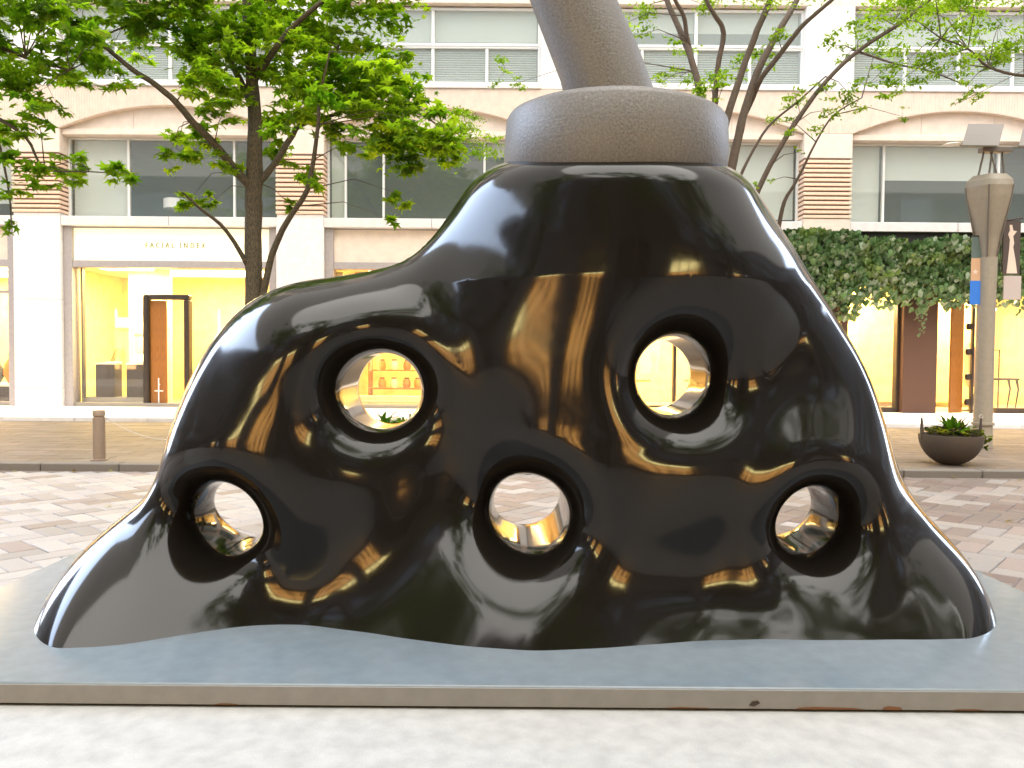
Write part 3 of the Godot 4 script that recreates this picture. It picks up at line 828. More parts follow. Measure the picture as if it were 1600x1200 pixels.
func ivy_shop() -> void:
	var b: Node3D = get_node("office_building")
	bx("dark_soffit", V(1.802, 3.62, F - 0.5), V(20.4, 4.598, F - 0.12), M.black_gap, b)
	for x in [[1.82, 4.0], [4.02, 6.98], [8.24, 9.52], [12.0, 13.42], [14.7, 19.8]]:
		bx("shop_pane", V(x[0], 0.30, F - 0.33), V(x[1], 3.6, F - 0.318), M.shop_glass, b)
		bx("base_rail", V(x[0], 0.172, F - 0.45), V(x[1], 0.298, F - 0.2), M.brown_dark, b, 0.01)
		bx("window_post", V(x[1], 0.172, F - 0.44), V(x[1] + 0.07, 3.6, F - 0.22), M.brown_dark, b, 0.008)
	for x in [9.56, 13.5]:
		bx("stone_pillar", V(x + (0.04 if x < 10.0 else 0.0), 0.172, F - 0.5), V(x + (0.88 if x < 10.0 else 1.2), 3.62, F - 0.05), M.brown_stone, b, 0.012)
	# ceiling planks and lamps
	for k in 12:
		bx("ceiling_plank", V(1.9, 3.63, -20.95 - k * 0.29), V(20.2, 3.685, -20.70 - k * 0.29), M.wood_mid, b, 0.006)
	for x in [3.4, 6.0, 9.0, 12.2, 16.0]:
		ceiling_light(V(x, 3.56, -22.3), Vector2(1.6, 1.6), 8.775, Color(1.0, 0.68, 0.27), b)
	for q in [[2.6, 2.9], [3.7, 2.7], [4.9, 2.85], [8.6, 2.95], [9.2, 2.75], [12.4, 2.8], [13.0, 2.95]]:
		var pd := thing("pendant_lamp", "small round pendant lamp hanging %s in the planked shop" % {2.6: "first from the left", 3.7: "second from the left", 4.9: "third from the left", 8.6: "left of two beside the brown pillar", 9.2: "right of two beside the brown pillar", 12.4: "over the console table", 13.0: "right of the console table"}[q[0]], "lamp", V(q[0], q[1], -21.4), "pendant lamps in the planked shop")
		var bu := MB.new()
		bu.lathe(V(q[0], q[1], -21.4), [Vector2(0, -0.07), Vector2(0.05, -0.05), Vector2(0.07, 0), Vector2(0.05, 0.05), Vector2(0, 0.07)], 12)
		obj("bulb", bu, M.lamp_panel, pd)
		var co := MB.new()
		co.tube([V(q[0], q[1] + 0.07, -21.4), V(q[0], 3.63, -21.4)], [0.008, 0.008], 6)
		obj("flex", co, M.brown_dark, pd)
		var pl := OmniLight3D.new()
		pl.name = "bulb_light"
		pl.light_energy = 0.12
		pl.light_size = 0.05
		pl.omni_range = 8.0
		pl.omni_attenuation = 2.0
		pl.light_color = Color(1.0, 0.8, 0.45).linear_to_srgb()
		pl.shadow_enabled = true
		pd.add_child(pl, true)
		pl.global_position = V(q[0], q[1], -21.4)
	bx("pale_screen", V(8.3, 0.3, -23.2), V(13.4, 3.5, -23.1), M.warm_wall, b)
	# open wooden door with its ladder pull
	var d := Node3D.new()
	d.name = "wooden_door"
	b.add_child(d, true)
	d.global_position = V(11.0, 0.17, F - 0.2)
	var lf := MB.new()
	lf.box(V(-0.24, 0.0, -0.03), V(0.24, 2.72, 0.03), 0.01, Transform3D(Basis(Vector3.UP, 0.5), V(10.96, 0.18, F - 0.15)))
	obj("leaf", lf, M.door_wood, d)
	for x in [11.32, 11.46]:
		bx("post", V(x, 0.172, F - 0.2), V(x + 0.06, 3.3, F - 0.1), M.brown_stone if x > 11.4 else M.brown_dark, d, 0.01)
	for k in 5:
		var kn := MB.new()
		kn.lathe(V(11.25, 0.45 + k * 0.62, F - 0.14), [Vector2(0, -0.09), Vector2(0.06, -0.07), Vector2(0.075, 0), Vector2(0.06, 0.07), Vector2(0, 0.09)], 10)
		obj("knob", kn, M.brown_dark, d)
	# furniture in the windows
	var tb := thing("console_table", "thin legged dark console table in the right hand shop window", "table", V(12.3, 0.17, -21.2))
	bx("table_top", V(11.85, 0.98, -21.4), V(12.85, 1.03, -20.95), M.brown_dark, tb, 0.008)
	for q in [[11.9, -21.35], [11.9, -21.0], [12.8, -21.35], [12.8, -21.0]]:
		var lg := MB.new()
		lg.tube([V(q[0], 0.98, q[1]), V(q[0] + 0.05, 0.75, q[1]), V(q[0] - 0.03, 0.17, q[1])], [0.035, 0.022, 0.014], 8)
		obj("leg", lg, M.brown_dark, tb)
	var ra := thing("garment_rail", "thin dark garment rail standing behind the console table", "clothes rail", V(12.4, 0.17, -21.7))
	for x in [12.0, 12.75]:
		var pm := MB.new()
		pm.tube([V(x, 0.17, -21.7), V(x, 1.75, -21.7)], [0.018, 0.018], 8)
		obj("upright", pm, M.brown_dark, ra)
	var rb := MB.new()
	rb.tube([V(11.98, 1.75, -21.7), V(12.77, 1.75, -21.7)], [0.016, 0.016], 8)
	obj("bar", rb, M.brown_dark, ra)
	var df := thing("dress_form", "headless brown dress form on a thin leg beside the garment rail", "dress form", V(11.75, 0.17, -21.2))
	var bm := MB.new()
	bm.lathe(V(11.78, 0.0, -21.3), [Vector2(0.02, 0.75), Vector2(0.15, 0.9), Vector2(0.17, 1.05), Vector2(0.13, 1.3), Vector2(0.19, 1.6), Vector2(0.17, 1.75), Vector2(0.06, 1.86), Vector2(0.05, 1.93), Vector2(0, 1.94)], 16)
	obj("torso", bm, M.peach_cloth, df)
	var lm := MB.new()
	lm.tube([V(11.78, 0.2, -21.3), V(11.78, 0.8, -21.3)], [0.02, 0.02], 8)
	lm.lathe(V(11.78, 0.171, -21.3), [Vector2(0, 0), Vector2(0.17, 0), Vector2(0.16, 0.03), Vector2(0.02, 0.05)], 14)
	obj("stand", lm, M.brown_dark, df)
	var ca := thing("cabinet", "dark low cabinet with a pale lamp shade in the window beside the brown pillar", "cabinet", V(8.9, 0.17, -21.3))
	bx("body", V(8.35, 0.171, -21.6), V(9.1, 1.0, -21.0), M.brown_dark, ca, 0.01)
	bx("drawer", V(8.40, 0.65, -21.0), V(9.05, 0.93, -20.98), M.wood_mid, ca, 0.006)
	bx("drawer", V(8.40, 0.30, -21.0), V(9.05, 0.60, -20.98), M.wood_mid, ca, 0.006)
	var lp := thing("table_lamp", "pale shaded table lamp standing on the dark cabinet", "lamp", V(8.6, 1.0, -21.3))
	var l1 := MB.new()
	l1.lathe(V(8.62, 1.002, -21.3), [Vector2(0, 0), Vector2(0.1, 0), Vector2(0.03, 0.05), Vector2(0.05, 0.2), Vector2(0.015, 0.36)], 14)
	obj("lamp_base", l1, M.orange_goods, lp)
	var l2 := MB.new()
	l2.lathe(V(8.62, 1.33, -21.3), [Vector2(0.22, 0), Vector2(0.14, 0.28)], 18)
	obj("lamp_shade", l2, M.white_paint, lp)
	# tables and stools seen through the sculpture
	for q in [[3.2, -21.6, "low round wooden table inside the planked ceiling shop, left of two"], [5.0, -22.0, "low round wooden table inside the planked ceiling shop, right of two"]]:
		var ct := thing("cafe_table", q[2], "table", V(q[0], 0.17, q[1]), "round tables in the planked shop")
		var a := MB.new()
		a.lathe(V(q[0], 0.86, q[1]), [Vector2(0, 0), Vector2(0.42, 0), Vector2(0.42, 0.04), Vector2(0, 0.045)], 22)
		obj("table_top", a, M.wood_mid, ct)
		var s := MB.new()
		s.tube([V(q[0], 0.17, q[1]), V(q[0], 0.86, q[1])], [0.04, 0.03], 10)
		s.lathe(V(q[0], 0.17, q[1]), [Vector2(0, 0.002), Vector2(0.25, 0.002), Vector2(0.22, 0.03), Vector2(0.03, 0.05)], 16)
		obj("pedestal", s, M.brown_dark, ct)
	# ivy mass over the shop front
	var iv := thing("ivy_hedge", "thick band of glossy ivy hanging over the shop front", "ivy", V(11.6, 3.0, F + 0.3))
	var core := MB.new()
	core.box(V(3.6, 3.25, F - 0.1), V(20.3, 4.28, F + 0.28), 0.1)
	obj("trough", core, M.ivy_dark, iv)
	var leaf := ivy_leaf()
	var xf := []
	var cols := []
	var nz := FastNoiseLite.new()
	nz.seed = 9
	nz.frequency = 0.9
	var tries := 0
	while xf.size() < 10500 and tries < 60000:
		tries += 1
		var x := rng.randf_range(3.4, 20.3)
		if x < 6.6 and rng.randf() < 0.78: continue
		var bottom := 2.98 + 0.22 * nz.get_noise_2d(x * 1.5, 3.0) - (0.22 if x > 6.6 and x < 8.3 else 0.0)
		var top := 4.36 + 0.16 * nz.get_noise_2d(x * 1.2, 40.0) + (0.2 if x > 6.6 and x < 8.4 else 0.0)
		var y := bottom + (top - bottom) * pow(rng.randf(), 0.85)
		if rng.randf() < 0.04: y = bottom - rng.randf() * 0.28
		var bulge := 0.46 + 0.30 * nz.get_noise_2d(x * 2.6, y * 2.0) + 0.05 * sin(y * 9.0 + x * 3.0)
		var z := F + bulge - rng.randf() * rng.randf() * 0.3
		if y > top - 0.12: z = F + rng.randf_range(-0.1, 0.5)
		var bs := Basis.from_euler(Vector3(rng.randf_range(0.0, 1.0), rng.randf_range(-0.7, 0.7), rng.randf_range(-0.6, 0.6))).scaled(Vector3.ONE * rng.randf_range(1.0, 1.9))
		xf.append(Transform3D(bs, V(x, y, z)))
		var k := rng.randf()
		var cc := Color(0.05, 0.11, 0.035).lerp(Color(0.12, 0.21, 0.075), k)
		if nz.get_noise_2d(x * 0.9 + 50.0, y) > 0.2: cc = cc.lerp(Color(0.15, 0.22, 0.04), 0.55)
		if rng.randf() < 0.15: cc = Color(0.24, 0.30, 0.20)
		cols.append(cc)
	# strands that hang down in front of the pillar and by the lamp post
	for s in [[9.9, 2.95, 0.95], [9.75, 2.95, 0.55], [12.2, 3.0, 0.5], [12.6, 3.0, 0.35], [5.6, 3.2, 0.5], [4.4, 3.2, 0.3]]:
		for k in int(s[2] * 26):
			var y: float = s[1] - s[2] * k / (s[2] * 26.0)
			xf.append(Transform3D(Basis.from_euler(Vector3(rng.randf_range(0, 1), rng.randf_range(-1, 1), rng.randf_range(-1, 1))).scaled(Vector3.ONE * 0.8), V(s[0] + rng.randf_range(-0.07, 0.07) + 0.05 * sin(y * 5.0), y, F + 0.3 + rng.randf_range(-0.05, 0.05))))
			cols.append(Color(0.10, 0.16, 0.07))
	stuff(multi("leaves", leaf, M.ivy_leaf, xf, cols, iv))

func multi(called: String, mesh: Mesh, m: Material, xf: Array, cols: Array, parent: Node3D) -> MultiMeshInstance3D:
	var mm := MultiMesh.new()
	mm.transform_format = MultiMesh.TRANSFORM_3D
	mm.use_colors = true
	mm.mesh = mesh
	mm.instance_count = xf.size()
	for i in xf.size():
		mm.set_instance_transform(i, xf[i])
		mm.set_instance_color(i, cols[i])
	var o := MultiMeshInstance3D.new()
	o.name = called
	o.multimesh = mm
	o.material_override = m
	parent.add_child(o, true)
	o.global_position = Vector3.ZERO
	return o

# a small heart-shaped leaf facing +z, folded along its rib
func ivy_leaf() -> ArrayMesh:
	var mb := MB.new()
	var tip := V(0, -0.06, 0.0); var top := V(0, 0.03, 0.012)
	for s in [-1.0, 1.0]:
		var a := V(s * 0.03, 0.048, 0.0); var b2 := V(s * 0.055, 0.015, -0.012); var c := V(s * 0.032, -0.028, -0.006)
		mb.tri(top, a, b2, Vector3(0, 0, 1))
		mb.tri(top, b2, c, Vector3(0, 0, 1))
		mb.tri(top, c, tip, Vector3(0, 0, 1))
	return mb.mesh()

func opposite_side() -> void:
	# the building across the pavement behind the viewer: dark stone with lit shop windows
	var b := thing("stone_building", "dark stone building with lit shop windows facing the sculpture, behind the viewer", "building", V(0, 0, 6.6))
	var piers := [-30.0, -24.0, -18.0, -12.0, -6.6, -1.6, 3.8, 9.6, 15.0, 21.0, 27.0]
	bx("upper_wall", V(-32, 4.4, 6.2), V(-2.4, 11.6, 14.0), M.opp_stone, b, 0.05)
	bx("upper_wall", V(-2.39, 4.4, 6.2), V(32, 11.0, 14.0), M.opp_stone, b, 0.05)
	for i in piers.size():
		bx("pier", V(piers[i] - 0.9, 0.001, 6.0), V(piers[i] + 0.9, 4.398, 7.0), M.opp_stone_light, b, 0.02)
	for i in piers.size() - 1:
		var x0: float = piers[i] + 0.92; var x1: float = piers[i + 1] - 0.92
		bx("stall_riser", V(x0, 0.001, 6.3), V(x1, 0.5, 6.9), M.opp_stone, b, 0.01)
		bx("door_wall", V(x0, 0.52, 7.2), V(x1, 4.39, 7.3), M.opp_stone, b)
		var lit: bool = i in [1, 3, 4, 6, 8]
		if lit:
			var w := Node3D.new()
			w.name = "lit_window"
			b.add_child(w, true)
			w.global_position = V((x0 + x1) * 0.5, 0.5, 6.6)
			bx("window_glow_panel", V(x0 + 0.06, 0.55, 6.8), V(x1 - 0.06, 2.75, 6.85), M.window_glow, w)
			bx("window_light_band", V(x0 + 0.06, 2.95, 6.8), V(x1 - 0.06, 3.55, 6.85), M.window_top_glow, w)
			for k in 4:
				var x := x0 + (x1 - x0) * k / 3.0
				bx("window_bar", V(x - 0.05, 0.5, 6.6), V(x + 0.05, 3.6, 6.7), M.brown_dark, w, 0.01)
			bx("window_bar", V(x0, 2.77, 6.61), V(x1, 2.93, 6.69), M.brown_dark, w, 0.01)
			for k in 4:
				var x := x0 + (x1 - x0) * (k + 0.5) / 4.0
				var f := MB.new()
				f.lathe(V(x, 0.52, 6.74), [Vector2(0, 0), Vector2(0.18, 0), Vector2(0.12, 0.5), Vector2(0.2, 0.9 + 0.12 * k), Vector2(0.05, 1.2), Vector2(0, 1.3)], 10)
				obj("display_goods", f, M.wood_mid, w)
			var l := AreaLight3D.new()
			l.name = "window_light"
			l.area_size = Vector2(x1 - x0 - 0.2, 2.4)
			l.light_energy = 0.35
			l.light_color = Color(1.0, 0.55, 0.2).linear_to_srgb()
			l.shadow_enabled = true
			w.add_child(l, true)
			l.global_position = V((x0 + x1) * 0.5, 2.0, 6.55)
	# the far ends of the street
	for s in [-1.0, 1.0]:
		var en := thing("corner_building", "dark stone block closing the far %s end of the street" % ("left" if s < 0 else "right"), "building", V(s * 50.0, 0, -8.0), "blocks at the ends of the street")
		bx("wall", V(s * 44.0, 0.001, -34.0), V(s * 56.0, 19.0, 14.0), M.opp_stone, en, 0.05)
		for r in 5:
			for k in 8:
				bx("window", V(s * 43.98 - 0.05, 1.0 + r * 3.6, -30.0 + k * 5.0), V(s * 43.98 + 0.05, 3.0 + r * 3.6, -27.0 + k * 5.0), M.opp_glass, en)
	for r in 5:
		for i in piers.size() - 1:
			if r > 1: continue
			bx("upper_window", V(piers[i] + 1.1, 5.6 + r * 3.1, 6.1), V(piers[i + 1] - 1.1, 7.5 + r * 3.1, 6.18), M.opp_glass, b)

func smin(a: float, b: float, k: float) -> float:
	var h := maxf(k - absf(a - b), 0.0) / k
	return minf(a, b) - h * h * k * 0.25

# the sculpture's outline (x, y), its half thickness and its openings
const HOLES := [[-1.55, 0.60, 0.185], [-0.72, 1.30, 0.21], [0.10, 0.66, 0.20], [0.86, 1.40, 0.21], [1.62, 0.62, 0.185]]
func field2d(x: float, y: float) -> Vector3:
	var tx := clampf(x, 0.22, 0.95)
	var d := Vector2((x - tx), y - 1.62 + 0.05 * (x - 0.56)).length() - 0.86
	d = smin(d, Vector2(x - 0.62, y - 1.0).length() - 1.0, 0.4)
	d = smin(d, Vector2((x + 1.0) * 0.92, y - 1.08).length() - 0.86, 0.55)
	d = smin(d, Vector2(x - 1.45, y - 0.95).length() - 0.72, 0.5)
	var qx := clampf(x, -2.12, 2.28)
	d = smin(d, Vector2(x - qx, (y - 0.05) * 0.9).length() - 0.42, 0.75)
	d = maxf(d, -1.2)
	var w := 0.50 + 0.30 * exp(-(y - 0.1) * 1.6)
	w += 0.07 * sin(2.0 * x + 0.6) * sin(2.2 * y + 0.7) + 0.055 * sin(3.3 * x - 1.6 * y + 2.0) + 0.045 * sin(2.1 * x + 5.2 * y + 0.8)
	w += 0.12 * exp(-pow((x + 2.0) / 0.5, 2.0)) * exp(-y * 1.2) - 0.10 * exp(-pow((x + 1.3) / 0.4, 2.0)) * exp(-y * 3.0)
	w += 0.0035 * sin(11.0 * x + 3.0 * y) * sin(9.0 * y - 2.0 * x + 1.0) + 0.002 * sin(19.0 * x - 7.0 * y)
	var hole := -9.0
	for h in HOLES:
		var r := Vector2(x - h[0], y - h[1]).length()
		hole = maxf(hole, h[2] - r)
	return Vector3(d, w, hole)

func field_z(x: float, y: float, q: Vector3, z: float) -> float:
	const R := 0.75
	var a := q.x + R
	var b := absf(z) - q.y + R
	var e := Vector2(maxf(a, 0.0), maxf(b, 0.0)).length() + minf(maxf(a, b), 0.0) - R
	# the round seat that carries the drum
	var rr := Vector2(x - 0.57, z).length() - 0.54
	var ry := absf(y - 1.7) - 0.66
	var seat := Vector2(maxf(rr, 0.0), maxf(ry, 0.0)).length() + minf(maxf(rr, ry), 0.0) - 0.1
	e = smin(e, seat, 0.6 * clampf((y - 1.0) / 0.9, 0.05, 1.0))
	return -smin(-e, -q.z, 0.30)

func plinth_and_sculpture() -> void:
	var pl := thing("plinth", "low wide blue grey painted plinth under the black sculpture", "plinth", V(0, 0, -4.68))
	bx("top_slab", V(-3.04, 0.016, -5.9), V(3.1, 0.1, -3.47), M.plinth_paint, pl, 0.006)
	bx("front_face", V(-3.042, 0.012, -3.4695), V(3.102, 0.093, -3.462), M.plinth_side, pl, 0.002)
	bx("base_seam", V(-3.0, 0.001, -5.88), V(3.06, 0.0158, -3.476), M.black_gap, pl)
	for s in [[0.75, 0.10, 0.006], [1.35, 0.16, 0.012], [1.62, 0.05, 0.02], [-1.2, 0.07, 0.006], [1.95, 0.08, 0.007]]:
		var o := PackedVector2Array()
		for k in 10:
			var a := TAU * k / 10.0
			o.append(Vector2(s[0] + cos(a) * s[1] * rng.randf_range(0.7, 1.1), 0.013 + maxf(0.0, sin(a)) * s[2] * rng.randf_range(0.6, 1.2)))
		var mb := MB.new()
		for k in 9:
			mb.tri(Vector3(s[0], 0.0135, -3.4605), Vector3(o[k].x, o[k].y, -3.4605), Vector3(o[k + 1].x, o[k + 1].y, -3.4605), Vector3(0, 0, 1))
		obj("rust_stain", mb, M.rust, pl)
	var s := thing("abstract_sculpture", "glossy black lumpy abstract sculpture with round openings and a plain grey drum on top", "sculpture", V(0.08, 0.1, -4.75))
	var cell := 0.03
	var lo := Vector3(-2.85, 0.04, -1.17)
	var nx := 200; var ny := 89; var nz := 79
	var cols: Array[Vector3] = []
	cols.resize(nx * ny)
	for j in ny:
		for i in nx:
			cols[j * nx + i] = field2d(lo.x + i * cell, lo.y + j * cell)
	var val := PackedFloat32Array()
	val.resize(nx * ny * nz)
	for j in ny:
		for i in nx:
			var q := cols[j * nx + i]
			var at := (j * nx + i) * nz
			for k in nz:
				val[at + k] = field_z(lo.x + i * cell, lo.y + j * cell, q, lo.z + k * cell)
	var ids := PackedInt32Array()
	ids.resize(nx * ny * nz)
	ids.fill(-1)
	var sx := nz; var sy := nx * nz
	var mb := MB.new()
	var offs := [0, 1, sx, sx + 1, sy, sy + 1, sy + sx, sy + sx + 1]
	var mid := nz / 2
	for j in ny - 1:
		for i in nx - 1:
			var at0 := (j * nx + i) * nz
			if val[at0 + mid] > 0.1 and val[at0 + sx + mid] > 0.1 and val[at0 + sy + mid] > 0.1 and val[at0 + sy + sx + mid] > 0.1: continue
			for k in nz - 1:
				var at := at0 + k
				var m := 0
				for o in 8:
					if val[at + offs[o]] < 0.0: m += 1
				if m == 0 or m == 8: continue
				# middle of the crossed edges, then pulled onto the surface
				var p := Vector3.ZERO
				var cnt := 0
				for a in 8:
					for bit in [1, 2, 4]:
						if a & bit: continue
						var va := val[at + offs[a]]; var vb := val[at + offs[a | bit]]
						if (va < 0.0) == (vb < 0.0): continue
						var t := va / (va - vb)
						p += Vector3((a >> 1) & 1, (a >> 2) & 1, a & 1) + Vector3(1 if bit == 2 else 0, 1 if bit == 4 else 0, 1 if bit == 1 else 0) * t
						cnt += 1
				p = lo + (Vector3(i, j, k) + p / cnt) * cell
				var g := Vector3.UP
				for it in 2:
					const H := 0.004
					var q := field2d(p.x, p.y)
					var f := field_z(p.x, p.y, q, p.z)
					g = Vector3(field_z(p.x + H, p.y, field2d(p.x + H, p.y), p.z) - f, field_z(p.x, p.y + H, field2d(p.x, p.y + H), p.z) - f, field_z(p.x, p.y, q, p.z + H) - f) / H
					if it == 0: p -= g * (f / maxf(g.length_squared(), 0.05))
				ids[at] = mb.vert(p + Vector3(0, 0, -4.75), g.normalized())
	for j in range(1, ny - 1):
		for i in range(1, nx - 1):
			for k in range(1, nz - 1):
				var at := (j * nx + i) * nz + k
				if ids[at] < 0 and ids[at - sx - sy] < 0 and ids[at - 1] < 0: continue
				var ins := val[at] < 0.0
				for ax in 3:
					var st: int = [sx, sy, 1][ax]
					if (val[at + st] < 0.0) == ins: continue
					var u: int = [sy, 1, sx][ax]
					var w: int = [1, sx, sy][ax]
					var a := ids[at - u - w]; var b := ids[at - w]; var c := ids[at]; var d := ids[at - u]
					if a < 0 or b < 0 or c < 0 or d < 0: continue
					if ins: mb.idx.append_array(PackedInt32Array([a, c, b, a, d, c]))
					else: mb.idx.append_array(PackedInt32Array([a, b, c, a, c, d]))
	obj("body", mb, M.black_lacquer, s)
	var ce := V(0.57, 2.44, -4.75)
	var dm := MB.new()
	dm.lathe(ce, [Vector2(0.60, 0.0), Vector2(0.615, 0.015), Vector2(0.63, 0.20), Vector2(0.62, 0.37), Vector2(0.605, 0.395), Vector2(0.575, 0.41), Vector2(0.3, 0.445), Vector2(0, 0.45)], 72, true, Basis(Vector3(0, 0, 1), -0.02))
	obj("drum", dm, M.cap_grey, s)
	var po := MB.new()
	po.tube([V(0.56, 2.9, -4.75), V(0.48, 3.15, -4.75), V(0.22, 3.75, -4.75)], [0.25, 0.235, 0.215], 40)
	obj("post", po, M.cap_grey, s)

func street_furniture() -> void:
	# bollards along the far kerb
	var spots := [[-5.43, "brown round bollard standing alone at the left, before the yellow shop"], [-3.55, "brown round bollard behind the left flank of the sculpture, left of the grey planter"], [0.21, "brown round bollard directly behind the middle of the sculpture"], [2.09, "brown round bollard just left of the multi stemmed tree"], [3.97, "brown round bollard behind the right flank of the sculpture"]]
	var first := thing("bollard", spots[0][1], "bollard", V(0, 0.086, -10.87), "bollards along the far kerb")
	var mb := MB.new()
	mb.lathe(V(0, 0.087, -10.87), [Vector2(0.105, 0), Vector2(0.105, 0.012), Vector2(0.077, 0.016), Vector2(0.075, 0.56), Vector2(0.066, 0.565), Vector2(0.066, 0.58), Vector2(0.077, 0.585), Vector2(0.077, 0.64), Vector2(0.07, 0.655), Vector2(0, 0.66)], 28)
	obj("shaft", mb, M.bollard, first)
	var ring := MB.new()
	ring.tube([V(0.076, 0.66, -10.87), V(0.10, 0.655, -10.87), V(0.10, 0.625, -10.87), V(0.076, 0.62, -10.87)], [0.006, 0.006, 0.006, 0.006], 6)
	obj("ring", ring, M.chain, first)
	for i in spots.size():
		if i == 0: first.position.x = spots[0][0]
		else: copy(first, V(spots[i][0], 0.086, -10.87), spots[i][1])
	# round bowl planters
	var pls := [[-1.77, "bowl_grey", "grey bowl planter with an upright horn and bushy plants behind the sculpture"], [5.93, "bowl_brown", "dark brown bowl planter with low plants in front of the lamp post"]]
	for i in 2:
		var x: float = pls[i][0]
		var z := -11.15
		var p := thing("bowl_planter", pls[i][2], "planter", V(x, 0.086, z), "bowl planters along the far kerb")
		var bo := MB.new()
		var prof := [Vector2(0, 0.001), Vector2(0.13, 0.0)]
		for k in 12:
			var a := deg_to_rad(-72 + k * 6.6)
			prof.append(Vector2(0.40 * cos(a), 0.385 + 0.40 * sin(a)))
		prof.append_array([Vector2(0.40, 0.40), Vector2(0.37, 0.40), Vector2(0.34, 0.34), Vector2(0, 0.34)])
		bo.lathe(V(x, 0.086, z), prof, 40)
		obj("bowl", bo, M[pls[i][1]], p)
		var so := MB.new()
		so.lathe(V(x, 0.086, z), [Vector2(0.35, 0.345), Vector2(0.2, 0.39), Vector2(0, 0.41)], 18)
		obj("soil", so, M.soil, p)
		for s in [-1.0, 1.0]:
			var h := MB.new()
			h.tube([V(x + s * 0.375, 0.42, z), V(x + s * 0.395, 0.56, z), V(x + s * 0.40, 0.71, z)], [0.032, 0.022, 0.012], 8)
			obj("horn", h, M[pls[i][1]], p)
			var r := MB.new()
			var pts := []; var rad := []
			for k in 11:
				pts.append(V(x + s * 0.40 + 0.025 * cos(TAU * k / 10.0), 0.73 + 0.025 * sin(TAU * k / 10.0), z)); rad.append(0.005)
			r.tube(pts, rad, 6, false)
			obj("ring", r, M.chain, p)
		planter_plants(x, z, i)
	# chains
	chain(V(-5.33, 0.64, -10.87), V(-3.65, 0.64, -10.87), 0.28, "thin sagging chain right of the left bollard")
	chain(V(-3.45, 0.64, -10.87), V(-2.18, 0.73, -11.15), 0.25, "thin sagging chain hooked to the horn of the grey planter")
	chain(V(2.19, 0.64, -10.87), V(3.87, 0.64, -10.87), 0.22, "thin sagging chain in front of the multi stemmed tree trunk")
	# lamp post
	var lp := thing("lamp_post", "tall beige lamp post with a flared head and tilted reflector plates", "street lamp", V(7.61, 0.086, -13.35))
	var c := V(7.61, 0.086, -13.35)
	var sh := MB.new()
	sh.lathe(c, [Vector2(0.15, 0), Vector2(0.142, 0.4), Vector2(0.135, 1.6), Vector2(0.14, 2.6), Vector2(0.15, 3.05)], 24)
	obj("shaft", sh, M.post_paint, lp)
	var bd := MB.new()
	bd.lathe(c, [Vector2(0.15, 0.36), Vector2(0.172, 0.365), Vector2(0.172, 0.40), Vector2(0.15, 0.405)], 24)
	obj("band", bd, M.post_paint, lp)
	var hd := MB.new()
	hd.lathe(c, [Vector2(0.15, 3.05), Vector2(0.20, 3.35), Vector2(0.29, 3.7), Vector2(0.36, 3.98), Vector2(0.385, 4.15), Vector2(0.37, 4.24), Vector2(0.27, 4.34), Vector2(0, 4.36)], 6, false)
	obj("flared_head", hd, M.post_paint, lp)
	for k in 6:
		var a := TAU * k / 6.0
		var r := MB.new()
		r.tube([c + V(cos(a) * 0.15, 3.05, sin(a) * 0.15), c + V(cos(a) * 0.292, 3.7, sin(a) * 0.292), c + V(cos(a) * 0.388, 4.15, sin(a) * 0.388)], [0.012, 0.012, 0.012], 6)
		obj("edge_rib", r, M.reflector, lp)
	for q in [[-0.22, -0.13], [-0.05, 0.0], [0.10, -0.03], [0.2, 0.16]]:
		var st := MB.new()
		st.tube([c + V(q[0], 4.3, 0.06), c + V(q[1] + 0.03, 4.74, 0.0)], [0.016, 0.016], 6)
		obj("strut", st, M.reflector, lp)
	bx("hub_bar", c + V(-0.16, 4.72, -0.08), c + V(0.32, 4.80, 0.08), M.reflector, lp, 0.01)
	for s in [-1.0, 1.0]:
		var pt := MB.new()
		var rows := [V(0.20, 0.36, -0.22), V(0.06, 0.12, -0.06), V(-0.08, -0.08, 0.12), V(-0.24, -0.13, 0.36)]
		var ce := c + V(-0.18 if s < 0 else 0.72, 4.86, 0.05)
		for k in 3:
			var a: Vector3 = rows[k] + ce; var d: Vector3 = rows[k + 1] + ce
			var wv := V(0.29, 0, 0); var th := V(0, -0.016, 0)
			pt.quad(a - wv, a + wv, d + wv, d - wv, Vector3(0, 1, 0.5))
			pt.quad(a - wv + th, a + wv + th, d + wv + th, d - wv + th, Vector3(0, -1, -0.5))
			pt.quad(a - wv, d - wv, d - wv + th, a - wv + th, Vector3(-1, 0, 0))
			pt.quad(a + wv, d + wv, d + wv + th, a + wv + th, Vector3(1, 0, 0))
		pt.quad(ce + rows[0] - V(0.29, 0, 0), ce + rows[0] + V(0.29, 0, 0), ce + rows[0] + V(0.29, -0.016, 0), ce + rows[0] + V(-0.29, -0.016, 0), Vector3(0, 0, -1))
		pt.quad(ce + rows[3] - V(0.29, 0, 0), ce + rows[3] + V(0.29, 0, 0), ce + rows[3] + V(0.29, -0.016, 0), ce + rows[3] + V(-0.29, -0.016, 0), Vector3(0, 0, 1))
		obj("reflector_plate", pt, M.reflector, lp)
	var ls := MB.new()
	ls.lathe(V(0, 0, 0), [Vector2(0, -0.02), Vector2(0.10, -0.018), Vector2(0.16, 0.0), Vector2(0.10, 0.02), Vector2(0, 0.022)], 16)
	inst("lamp_lens", ls.mesh(), M.white_paint, Transform3D(Basis(Vector3(0, 0, 1), 0.08).scaled(Vector3(1, 1, 0.7)), c + V(-0.80, 4.75, 0.36)), lp)
	# banners on both sides of the post
	var br := thing("banner", "dark banner with a pale dress figure hung right of the lamp post", "banner", V(7.95, 2.9, -13.3))
	var rod := MB.new()
	rod.tube([V(7.72, 3.70, -13.3), V(8.12, 3.76, -13.3)], [0.015, 0.015], 8)
	obj("arm", rod, M.brown_dark, br)
